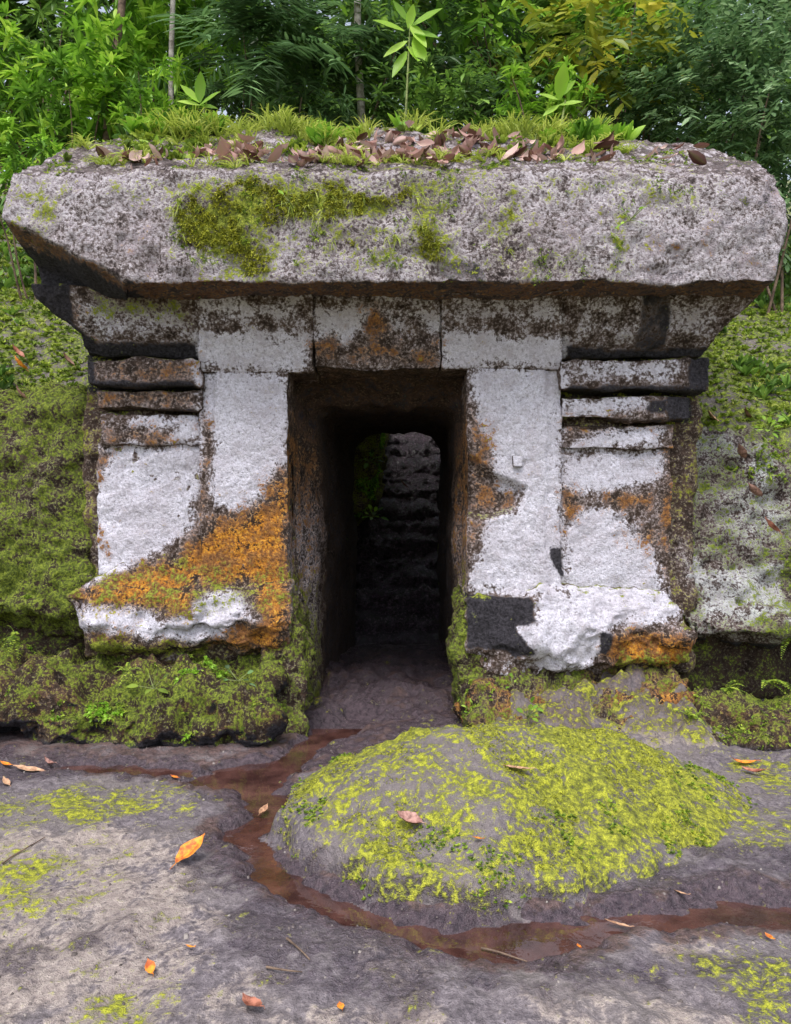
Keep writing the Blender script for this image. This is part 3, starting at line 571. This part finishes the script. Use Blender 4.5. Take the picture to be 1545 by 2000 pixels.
R_('frond',1010,3.0,140,270,100,40,'low shaded fronds below the yellow green boughs','fern','fern_tree',mat='fern',L=.16,W=.026)
R_('bough',1150,2.4,-60,200,130,95,'tree with yellow green broad leaves hanging over the right half of the roof','tree','tree',mat='yellow',L=.17,W=.08,trunk=.022,nst=4)
R_('bough',930,3.2,-120,120,170,90,'tree with mixed green broad leaves above the doorway','tree','tree',mat='bright',L=.18,W=.085,trunk=.022,nst=4)
R_('twig',1250,2.4,90,300,100,190,'small leaved dark shrub behind the right half of the roof',mat='blue',L=.095,W=.042)
R_('twig',1400,2.0,30,320,130,300,'dense small leaved shrub over the right end of the roof',mat='blue',L=.095,W=.042)
R_('twig',1520,1.7,60,440,100,260,'small leaved shrub at the right edge beside the roof slab',mat='blue',L=.095,W=.042)
R_('twig',1450,3.4,-120,240,200,300,'tall small leaved tree in the upper right corner','tree','tree',mat='blue',L=.12,W=.05)
R_('twig',1250,3.8,-120,160,130,200,'green small leaved tree behind the yellow green boughs','tree','tree',mat='bright',L=.12,W=.05)
for i,(px,Y,lab) in enumerate([(-150,8,'far tree beyond the upper left shrubs at the frame edge'),(90,9,'far tree behind the shrubs of the upper left'),(330,8,'far tree behind the thin left trunk'),(560,9.5,'far tree behind the dark feathery fronds'),(780,8.5,'far tree directly above the doorway'),(1010,9,'far tree behind the mixed green boughs'),(1230,8,'far tree behind the yellow green boughs'),(1450,9.2,'far tree behind the upper right shrubs'),(1680,8,'far tree beyond the right frame edge')]):
    R_('bough',px,Y,-230,330,190,400,lab,'tree','tree',mat='back',L=.30,W=.14,trunk=.08,nst=3,depth=1.2)
def trunk_tree(px,Y,r,lean,label,bark,mat):
    X=PX(px,Y); bz=float(hz([X],[Y])[0])-.1; e=empty('tree',(X,Y,bz),label,'tree')
    top=(X+lean,Y+.1,PZ(-260,Y)); tubes('trunk',[(curve((X,Y,bz),top,14,.05),r,r*.7)]+[(curve((X+lean*.7,Y,PZ(-60,Y)),(X+lean+rng.normal()*.8,Y+rng.normal()*.4,PZ(-300,Y)),6,.08),r*.5,r*.15) for _ in range(4)],BK[bark],e,9)
    p,d=crown_pts(top,(1.1,.9,.6),70); pos,dr=spray(p,d,.5,9,.8,.25); leaves('crown',pos,dr,np.array([0,0,1.]),.16,.06,.25,T_L,LG[mat],e)
trunk_tree(702,2.4,.045,.05,'tree with a pale grey trunk rising behind the roof centre','pale','bright')
trunk_tree(352,2.6,.03,-.12,'tree with a slim pale trunk behind the left shrubs','pale','bright')
trunk_tree(215,2.4,.045,.1,'tree with a rough brown trunk behind the left roof end','brown','bright')
capbvh=BVHTree.FromPolygons([tuple(v) for v in capV],[tuple(p.vertices) for p in capo.data.polygons])
def capz(x,y):
    h=capbvh.ray_cast(Vector((x,y,8)),Vector((0,0,-1)))
    return (h[0].z,np.array(h[1])) if h[0] is not None else (3.4,np.array([0,0,1.]))
def sapling(px,Y,base_py,top_py,specs,label,L,W):
    X=PX(px,Y); bz=max(capz(X,Y)[0] if Y<1.3 else 0,float(hz([X],[Y])[0]))-.03; e=empty('sapling',(X,Y,bz),label,'plant')
    zt=PZ(top_py,Y); tubes('stem',[([(X,Y,bz),(X+.01,Y,(bz+zt)/2),(X+.05,Y,zt)],.016,.006)],BK['green'],e)
    for (dx,dy,hx_,hy_,s) in specs:
        p=np.array([[PX(px+dx,Y),Y,PZ(dy,Y)]]); d=np.array([[hx_,rng.uniform(-.5,-.1),hy_]])
        leaves('leaf',p,d,np.array([0,-.8,.6]),L*s,W*s,.15,T_L,LG['young'],e)
sapling(790,1.5,240,40,[(15,50,1,.5,1),(10,60,1,-.3,.9),(0,60,-1,.2,1),(12,45,.6,-1,.9),(5,80,-.8,-.5,.8),(8,55,.2,1,.7),(6,90,.9,-.8,1.1),(4,100,-.6,-1,.8),(20,70,.3,-1,1),(5,40,-.5,.7,.7)],'young sapling with large pale green leaves above the roof centre',.30,.12)
sapling(390,.7,230,200,[(0,200,.1,1,1),(0,200,-.6,.6,.8),(0,205,.9,.4,.9),(0,205,-1,.1,.7),(0,205,.8,-.1,.6)],'small seedling with upright bright leaves on the left of the roof',.24,.09)
sapling(1092,.9,250,195,[(0,195,.05,1,1.1),(0,190,.7,.8,.7),(0,195,-.8,.2,.7),(0,205,.9,.1,.7),(0,205,-.5,-.3,.6)],'small seedling with upright bright leaves on the right of the roof',.26,.10)
sapling(305,.2,300,285,[(0,290,.6,.5,1),(0,290,-.8,.5,1),(0,290,.1,1,.8),(0,292,1,0,.8),(0,292,-.9,0,.8)],'tiny bright seedling at the left front of the roof litter',.13,.05)
def on_mesh(V,N,cond,n):
    idx=np.nonzero(cond)[0]; k=rng.choice(idx,n); return V[k]+rng.normal(size=(n,3))*.006,np.asarray(N)[k]
def tuft(name,V,N,cond,n,k,L,W,mat,spread=.8,up=.4,tm=T_S,droop=.3,kind='stuff',lo=.5,hi=1.3):
    p,no=on_mesh(V,N,cond,n); pos=np.repeat(p,k,0); nn=np.repeat(no,k,0)
    dr=unit(nn*.7+np.array([0,0,up])+ruv(n*k)*spread); s=np.repeat(rng.uniform(lo,hi,n),k)
    rn=np.clip(np.repeat(rng.random(n)*.7,k)+rng.random(n*k)*.35,0,1)
    o=leaves(name,pos,dr,ruv(n*k),L*s,W*s,droop,tm,LG[mat],rnd=rn); tag(o,kind=kind); return o
nz=capN[:,2]
top=(nz>.4)&(capV[:,1]<1.0)&(np.abs(capV[:,0])<2.1)
gn=fbm(capV*3.0,4,503,.6)
tuft('grass',capV,capN,top&(gn>.28)&(capV[:,1]>-.42)&(capV[:,0]<1.6),520,9,.12,.006,'grass',1.0,.8,T_G,.7,lo=.4,hi=1.8)
tuft('grass',capV,capN,top&(capV[:,1]>.3)&(capV[:,0]<1.5)&(gn>.1),600,9,.20,.007,'grass',.9,1.0,T_G,.6,lo=.4,hi=1.9)
tuft('ground_cover',capV,capN,top&(capV[:,1]>-.3)&(capV[:,0]<1.6)&(fbm(capV*3,3,504)>.3),420,6,.05,.022,'mossy',1.0,.8,T_M,lo=.4,hi=1.8)
tuft('ground_cover',capV,capN,top&(capV[:,1]>.3)&(capV[:,0]<1.6)&(fbm(capV*2,3,505)>.1),260,6,.11,.036,'bright',1.0,1.0,T_M,lo=.4,hi=1.9)
tuft('moss',capV,capN,(capM[:,2]>.46)&(capN[:,1]<-.3)&(fbm(capV*6,4,520,.65)>.05),3600,5,.018,.006,'moss',1.0,.2)
tuft('moss',capV,capN,(capM[:,2]>.30)&(capN[:,1]<-.3)&(fbm(capV*7,4,521,.65)>.25),2400,5,.018,.006,'mossy',1.0,.2)
tuft('grass',capV,capN,(capN[:,1]<-.3)&(capM[:,2]>.4)&(fbm(capV*5,3,525)>.25),140,6,.06,.006,'grass',1.0,.2,T_G,.8)
tuft('moss',capV,capN,top&(capV[:,1]<.2)&(fbm(capV*4,3,522)>.35),800,6,.02,.007,'mossy',1.0,.4)
MN=np.tile(np.array([0,0,1.]),(len(MV),1)); mn=fbm(MV*np.array([5,5,0]),5,530,.65)
tuft('moss',MV,MN,(MM[:,2]>.48)&(mn>.02),9000,4,.008,.004,'moss',1.1,.1)
edge=(q>.01)&(q<.3)&(fbm(MV*np.array([9,9,0]),4,531)>.3)&(y<-1.2); tuft('ground_cover',MV,MN,edge,900,6,.014,.008,'mossy',1.1,.5)
lbc=(lbV[:,0]>-3)&(lbN[:,2]>-.1)&(lbV[:,2]>.05)&(lbV[:,1]<.1); l1=fbm(lbV*4,4,540,.6)
tuft('ground_cover',lbV,lbN,lbc&(l1>.28),900,6,.016,.009,'mossy',1.1,.4)
tuft('ground_cover',lbV,lbN,lbc&(l1>.42)&(lbV[:,0]<-.9),260,7,.026,.013,'young',1.1,.5)
tuft('moss',lbV,lbN,lbc&(l1>-.1)&(lbM[:,2]>.45),1500,5,.010,.004,'dim',1.1,.1)
tuft('ground_cover',rbV,rbN,(rbV[:,0]<3)&(rbN[:,2]>0)&(rbV[:,2]>.05)&(fbm(rbV*4,4,545)>.1),800,6,.016,.009,'mossy',1.1,.4)
tuft('ground_cover',reV,reN,(reN[:,2]>0)&(reV[:,2]>.05)&(reV[:,1]<.1)&(fbm(reV*4,4,546)>.35),450,6,.016,.009,'mossy',1.1,.4)
tuft('moss',lfV,lfN,(lfM[:,2]>.5)&(lfV[:,0]>-3.2)&(lfV[:,1]<.6)&(fbm(lfV*5,4,541,.6)>.1),3200,5,.010,.004,'dim',1.1,.1)
tuft('ground_cover',lfV,lfN,(lfV[:,0]>-3.2)&(lfV[:,2]<.95)&(lfV[:,1]<.2)&(lfN[:,2]>.1)&(fbm(lfV*5,3,542)>.1),400,6,.024,.013,'mossy',1.1,.4)
tuft('moss',rfV,rfN,(rfM[:,2]>.5)&(rfV[:,0]<3.2)&(rfV[:,1]<.6)&(fbm(rfV*5,4,543,.6)>.1),1800,5,.012,.005,'mossy',1.1,.1)
tuft('ground_cover',rfV,rfN,(rfV[:,0]<3.2)&(rfV[:,2]>1.6)&(rfV[:,1]<.9)&(fbm(rfV*4,3,544)>0),800,6,.026,.012,'mossy',1.1,.4)
tuft('ground_cover',gbV,gbN,(gbV[:,0]>-.6)&(gbV[:,2]>1.4)&(gbV[:,1]<4.2)&(fbm(gbV*4,3,547)>.1),500,6,.06,.03,'bright',1.1,.2)
hs=(HV[:,1]<4.5)&(np.abs(HV[:,0])<4.8)&(HV[:,1]>.4)&((np.abs(HV[:,0])>1.9)|(HV[:,1]>3.1)); HN=np.tile(np.array([0,-.5,.8]),(len(HV),1))
hn=fbm(HV*2.5,3,550)
tuft('ground_cover',HV,HN,hs&(np.abs(HV[:,0])>1.5)&(HV[:,1]<3.0),11000,6,.032,.012,'mossy',1.0,.6,T_M,lo=.3,hi=1.9)
tuft('grass',HV,HN,hs&(np.abs(HV[:,0])>1.5)&(HV[:,1]<2.4)&(hn>0),1300,7,.11,.007,'grass',1.0,.8,T_G,.7)
tuft('ground_cover',HV,HN,(hs|((HV[:,1]>1.2)&(HV[:,1]<3)))&(np.abs(HV[:,0])<4.8)&((HV[:,1]<3)|(np.abs(HV[:,0])>1.6))&((HV[:,1]>1.7)|(hn>.45)),5000,5,.13,.033,'back',1.0,.8,T_M,lo=.4,hi=1.5)
# pebbles
n=1500; pxy=np.stack([rng.uniform(-2.2,2.2,n),rng.uniform(-3,-.5,n)],1); pz=gz(pxy[:,0],pxy[:,1]); ok=pz>.0; pxy=pxy[ok]; pz=pz[ok]; n=len(pz)
cb=np.array([(-1,-1,-.6),(1,-.8,-.6),(.9,1,-.6),(-.8,.9,-.6),(-.6,-.7,.5),(.7,-.5,.6),(.5,.6,.5),(-.5,.6,.6)]); cf=np.array([(0,1,5,4),(1,2,6,5),(2,3,7,6),(3,0,4,7),(4,5,6,7)])
sz=rng.uniform(.002,.0065,n)*(1+(rng.random(n)>.96)*1.2); th=rng.random(n)*6.28; ct,sn=np.cos(th)[:,None],np.sin(th)[:,None]
PV=np.stack([cb[None,:,0]*ct-cb[None,:,1]*sn*.7,cb[None,:,0]*sn+cb[None,:,1]*ct*.7,np.tile(cb[:,2],(n,1))],-1)*sz[:,None,None]+np.stack([pxy[:,0],pxy[:,1],pz+.001],1)[:,None]
m=M('pebble'); r=m.attr('rnd').outputs['Fac']; pbm=m.done(m.bsdf(m.ramp(r,[(0,(.05,.04,.036)),(.7,(.15,.125,.12)),(1,(.28,.25,.23))]),.7).outputs[0])
tag(np_obj('gravel',PV.reshape(-1,3),(cf[None]+(np.arange(n)*8)[:,None,None]).reshape(-1,4),pbm,attrs={'rnd':('FLOAT',np.repeat(rng.random(n),8))},smooth=True),kind='stuff')
# ---------- fallen leaves ----------
def lmesh(name,L,W,curl,fold,seed,mat):
    r=np.random.default_rng(seed); rows=9; cols=5; V=[]; 
    for i in range(rows):
        t=i/(rows-1); w=W*.5*(math.sin(math.pi*min(t*1.05+.03,1))**.75)
        for j in range(cols):
            s=j/(cols-1)*2-1; V.append((s*w*(1+.1*r.normal()*.5),(t-.5)*L,curl*L*(2*t-1)**2+fold*abs(s)*w+r.normal()*.012*L))
    ii=np.arange(rows*cols).reshape(rows,cols); FF=np.stack([ii[:-1,:-1],ii[:-1,1:],ii[1:,1:],ii[1:,:-1]],-1).reshape(-1,4)
    rib=np.tile([0,0,1,0,0],rows)
    o=np_obj(name,V,FF,mat,attrs={'rnd':('FLOAT',np.full(len(V),r.random())),'rib':('FLOAT',rib)},smooth=True,link=False); return o
dls=[lmesh('dead_leaf',.13*s,.06*s,c,f,i,LG['dead']) for i,(s,c,f) in enumerate([(1,.15,.5),(.9,.3,.9),(.7,.2,.7),(1.2,.2,.4),(.6,.1,.3),(.8,.4,1.3),(.5,.2,.6),(.95,.25,1.0),(1.1,.1,.3),(.7,.3,.4)])]
GRP='dead leaves in the litter on the roof'
cl=[(430,-.2,50),(700,-.1,70),(800,-.2,70),(900,.0,90),(1010,-.25,60),(480,-.1,50),(640,-.3,70),(1060,-.2,60),(820,.15,90),(950,.15,90),(760,-.35,100),(560,-.3,90),(870,-.36,120),(800,-.1,90),(330,-.35,60),(1180,-.3,40),(1300,-.25,30),(240,-.32,40)]
for i in range(295):
    c_=cl[int(rng.integers(0,14))] if i%8 else cl[14+(i//8)%4]; Y=c_[1]+rng.normal()*.08; X=PX(c_[0]+rng.normal()*c_[2]*.8,Y); z,nv=capz(X,Y)
    if z<3.35: Y=-.3; z,nv=capz(X,Y)
    o=dls[i%10].copy(); C.objects.link(o); o.location=(X,Y,z+.015+rng.random()*.045); sl=.6 if Y<.3 else .2; o.rotation_euler=(rng.normal()*.5+sl,rng.normal()*.5,rng.random()*6.28); s_=rng.uniform(.7,1.2); o.scale=(s_,s_,s_)
    tag(o,'curled brown dead leaf in the litter on top of the stone roof','leaf',GRP)
def fmat(nm,a,b):
    m=M(nm); n=m.noise(45,4); c=m.ramp(n,[(.38,a),(.6,b)]); return m.done(m.bsdf(c,.55,m.bump(m.noise(90,3),.3,.004),.3).outputs[0])
FM=dict(orange=fmat('orange_leaf',(.36,.08,.02),(.82,.30,.03)),tan=fmat('tan_leaf',(.28,.15,.09),(.55,.34,.21)),pink=fmat('pinkish_leaf',(.16,.07,.055),(.42,.24,.20)),red=fmat('red_brown_leaf',(.16,.05,.03),(.42,.17,.11)),brown=fmat('brown_leaf',(.10,.05,.035),(.28,.16,.12)))
def ztop(x,y):
    a=float(gz(np.array([x]),np.array([y]))[0]); i=np.argmin((MV[:,0]-x)**2+(MV[:,1]-y)**2)
    if (MV[i,0]-x)**2+(MV[i,1]-y)**2<.001: a=max(a,MV[i,2])
    return max(a,-.011)
def place(px,py,L,W,mat,rot,label,curl=.1,fold=.3,z0=0.0,tilt=.1):
    z=z0
    for _ in range(6): x,y=GP(px,py,z); z=.5*z+.5*ztop(x,y)
    e=empty('fallen_leaf',(x,y,z+.014+max(tilt-.1,0)*L*.45),label,'leaf'); b=lmesh('blade',L,W,curl,fold,int(px),FM[mat]); C.objects.link(b); b.parent=e
    s=tubes('stalk',[([(0,-L*.5,curl*L),(0.003,-L*.62,curl*L+.004),(.0,-L*.72,curl*L)],.0018,.001)],FM[mat],None); s.parent=e
    e.rotation_euler=(rng.normal()*.08+tilt,rng.normal()*.12,rot)
place(375,1680,.15,.075,'orange',-.65,'large bright orange leaf lying on the grey rock at lower left',.08,.4,tilt=.5)
place(795,1618,.11,.07,'pink',1.2,'pinkish brown curled leaf on the left of the mossy rock',.25,.8,.15,tilt=.3)
place(1008,1506,.12,.05,'tan',1.4,'tan leaf lying near the top of the mossy rock',.05,.2,.18)
place(515,1592,.10,.035,'tan',-.2,'small rolled tan leaf standing by the water left of the mossy rock',.2,1)
place(55,1508,.17,.05,'tan',1.5,'long tan leaf by the puddle at the left edge',.05,.3)
place(12,1532,.13,.03,'tan',.7,'narrow straw coloured leaf at the far left edge',.05,.3)
place(95,1496,.10,.03,'pink',1.0,'small curled pinkish leaf beside the long tan leaf',.3,.8)
place(10,1497,.08,.03,'orange',1.2,'small yellow orange leaf at the far left edge above the narrow one',.1,.3)
place(293,1901,.055,.03,'orange',.5,'small orange leaf on the tan rock at lower left',.1,.3,tilt=.3)
place(490,1972,.085,.045,'red',.8,'red brown leaf at the bottom edge left of centre',.15,.4)
place(1130,1856,.022,.016,'orange',.2,'tiny orange leaf on wet rock right of centre',.1,.3)
place(1205,1812,.085,.02,'tan',1.2,'narrow tan leaf floating in the right hand channel',.05,.2)
place(1502,1838,.035,.016,'orange',.3,'tiny orange leaf near the right edge below the channel',.1,.3)
place(1330,1752,.05,.02,'tan',1.1,'small tan leaf below the right end of the mossy rock',.1,.3)
place(1470,1512,.12,.04,'red',.9,'orange red leaf on the bank right of the mossy rock',.2,.5,.1)
place(1450,1495,.13,.035,'orange',1.3,'orange leaf tangled on the bank above the orange red one',.2,.5,.1)
place(932,1645,.04,.02,'orange',1.3,'tiny orange leaf in the middle of the mossy rock',.1,.3,.15)
place(340,1522,.05,.025,'orange',1.3,'small orange leaf by the puddle left of the doorway',.1,.3)
place(665,1975,.03,.02,'orange',.3,'tiny orange leaf at the bottom edge near the centre',.1,.3)
place(370,1858,.03,.012,'orange',1.3,'tiny orange leaf between the large orange leaf and the bottom edge',.1,.3)
for (px,py,Y,mt,lab) in [(35,690,.75,'red','rust coloured leaf on the slope left of the gateway'),(38,712,.7,'orange','orange leaf on the slope left of the gateway'),(40,770,.25,'pink','pale pink leaf on top of the left rock bank'),(132,705,.7,'brown','brown leaf hanging on the slope beside the left moldings'),(1385,815,.6,'tan','tan leaf on top of the right rock bank'),(1445,885,.15,'brown','brown curled leaf on the right rock bank beside the wall'),(1470,960,.05,'brown','brown leaf caught lower on the right rock bank'),(1500,1028,.02,'red','small brown leaf near the right edge of the rock bank'),(1455,812,.6,'brown','brown leaf among plants on top of the right rock bank'),(787,946,4.3,'pink','single pink leaf on the wet steps beyond the passage')]:
    e=empty('fallen_leaf',(PX(px,Y),Y-.02,PZ(py,Y)),lab,'leaf'); b=lmesh('blade',.13,.06,.2,.7,px,FM[mt]); C.objects.link(b); b.parent=e
    s=tubes('stalk',[([(0,-.065,.02),(0.003,-.08,.024),(.0,-.095,.02)],.0018,.001)],FM[mt],None); s.parent=e; e.rotation_euler=(.9,rng.normal()*.3,1.2+rng.random()*1.2)
def twig(a,b,label):
    x0,y0=GP(*a); x1,y1=GP(*b); z=ztop(x0,y0)+.008; z1=ztop(x1,y1)+.008
    o=tubes('twig',[(curve((x0,y0,z),(x1,y1,z1),6,.03),.004,.002)],BK['brown'],None); tag(o,label,'twig')
twig((5,1702),(88,1662),'thin straight twig on the rock at the left edge'); twig((560,1870),(605,1905),'short thin twig on wet rock below the mossy rock'); twig((940,1850),(1030,1876),'thin twig lying in the bend of the water channel'); twig((520,1925),(590,1932),'thin dark twig lying near the bottom centre')
def rosette_plant(x,y,z,n,L,W,mat,label,name='seedling',dirb=(0,-.3,.6)):
    e=empty(name,(x,y,z),label,'plant'); p=np.tile(np.array([x,y,z]),(n,1)); d=unit(ruv(n)+np.array(dirb)); tip=p+d*.05*rng.uniform(.5,2,(n,1))
    tubes('stem',[([p[i],tip[i]],.003,.002) for i in range(n)],BK['green'],e,4)
    leaves('foliage',tip,d,unit(np.array([0,-.4,1.])+rng.normal(size=(n,3))*.2),L*rng.uniform(.6,1.1,n),W*rng.uniform(.7,1.1,n),.3,T_L,LG[mat],e)
for (px,py,Y,n,L,W,mt,lab) in [(300,1345,-.42,9,.08,.038,'mossy','leafy seedling with broad leaves on the left bank'),(465,1330,-.3,6,.06,.03,'fern','dark seedling under the left plinth'),(1030,1400,-.42,14,.05,.03,'young','bright seedling in the earth below the right plinth'),(930,1395,-.25,8,.04,.022,'young','tiny seedling at the right foot of the doorway'),(1000,1340,-.15,6,.04,.02,'young','tiny seedling directly under the black patch of the right plinth'),(565,395,-.58,5,.06,.03,'young','tiny seedling growing from the roof face moss'),(1230,430,-.58,8,.04,.018,'young','tiny seedling on the right part of the roof face'),(1500,840,.35,16,.07,.03,'young','bright leafy plant on top of the right rock bank'),(728,1010,3.4,12,.09,.05,'bright','leafy plant at the left of the far passage opening'),(722,900,3.45,14,.10,.05,'bright','leafy plant hanging high beside the wet steps'),(1100,1680,-1.85,10,.03,.017,'young','tiny plant on the front edge of the mossy rock'),(600,1620,-1.6,8,.03,.017,'young','tiny plant on the left edge of the mossy rock')]:
    rosette_plant(PX(px,Y),Y,PZ(py,Y),n,L,W,mt,lab)
def fern(px,py,Y,n,L,label,mat='mossy'):
    x,z=PX(px,Y),PZ(py,Y); e=empty('fern',(x,Y,z),label,'fern'); c=np.tile(np.array([x,Y,z]),(n,1)); d=unit(ruv(n)*.9+np.array([0,-.6,.5])); pos,dr=spray(c,d,L,22,1.2,.5,.05)
    t=np.tile((np.arange(22)+.5)/22,n); leaves('frond',pos,dr,unit(np.array([0,-.5,1.])+np.zeros((len(pos),3))),L*.22*(1-t*.85),L*.06,.1,T_S,LG[mat],e)
for a in [(1420,1345,.0,9,.16,'fern in the dark hollow below the right rock bank'),(1500,1330,.0,9,.18,'fern at the right edge below the rock ledge'),(1535,1250,-.05,7,.15,'small fern on the ledge at the right edge'),(1350,1400,-.4,9,.14,'fern on the earth beside the right end of the plinth'),(250,1310,-.35,7,.12,'small fern on the left bank below the orange plinth'),(720,375,-.56,5,.09,'tiny fern on the mossy roof face'),(30,1240,-.05,8,.14,'small fern in the crevice at the left edge')]: fern(*a)
# ---------- camera, light ----------
cam=bpy.data.cameras.new('Camera'); co=bpy.data.objects.new('Camera',cam); C.objects.link(co); co.location=(0,-D,H); co.rotation_euler=(math.pi/2,0,0)
cam.sensor_fit='VERTICAL'; cam.sensor_height=36; cam.lens=36*F/2000; cam.clip_end=500; cam.clip_start=.05; bpy.context.scene.camera=co
w=bpy.data.worlds.new('World'); bpy.context.scene.world=w; w.use_nodes=True; nt=w.node_tree; bg=nt.nodes['Background']
sk=nt.nodes.new('ShaderNodeTexSky'); sk.sky_type='NISHITA'; sk.sun_disc=False; el=math.radians(62); az=math.radians(195)
sk.sun_elevation=el; sk.sun_rotation=az; sk.air_density=1; sk.dust_density=3; sk.ozone_density=1
hs_=nt.nodes.new('ShaderNodeHueSaturation'); hs_.inputs['Saturation'].default_value=.5; hs_.inputs['Value'].default_value=1.95; nt.links.new(sk.outputs[0],hs_.inputs['Color']); nt.links.new(hs_.outputs[0],bg.inputs[0]); bg.inputs[1].default_value=.15
s=bpy.data.lights.new('Sun','SUN'); s.energy=2.7; s.angle=math.radians(20); s.color=(1,.96,.93); so=bpy.data.objects.new('Sun',s); C.objects.link(so)
dv=Vector((math.sin(az)*math.cos(el),math.cos(az)*math.cos(el),math.sin(el))); so.rotation_euler=dv.to_track_quat('Z','Y').to_euler(); so.location=(0,-3,8)
vs=bpy.context.scene.view_settings; vs.view_transform='Standard'; vs.look='None'; vs.exposure=0
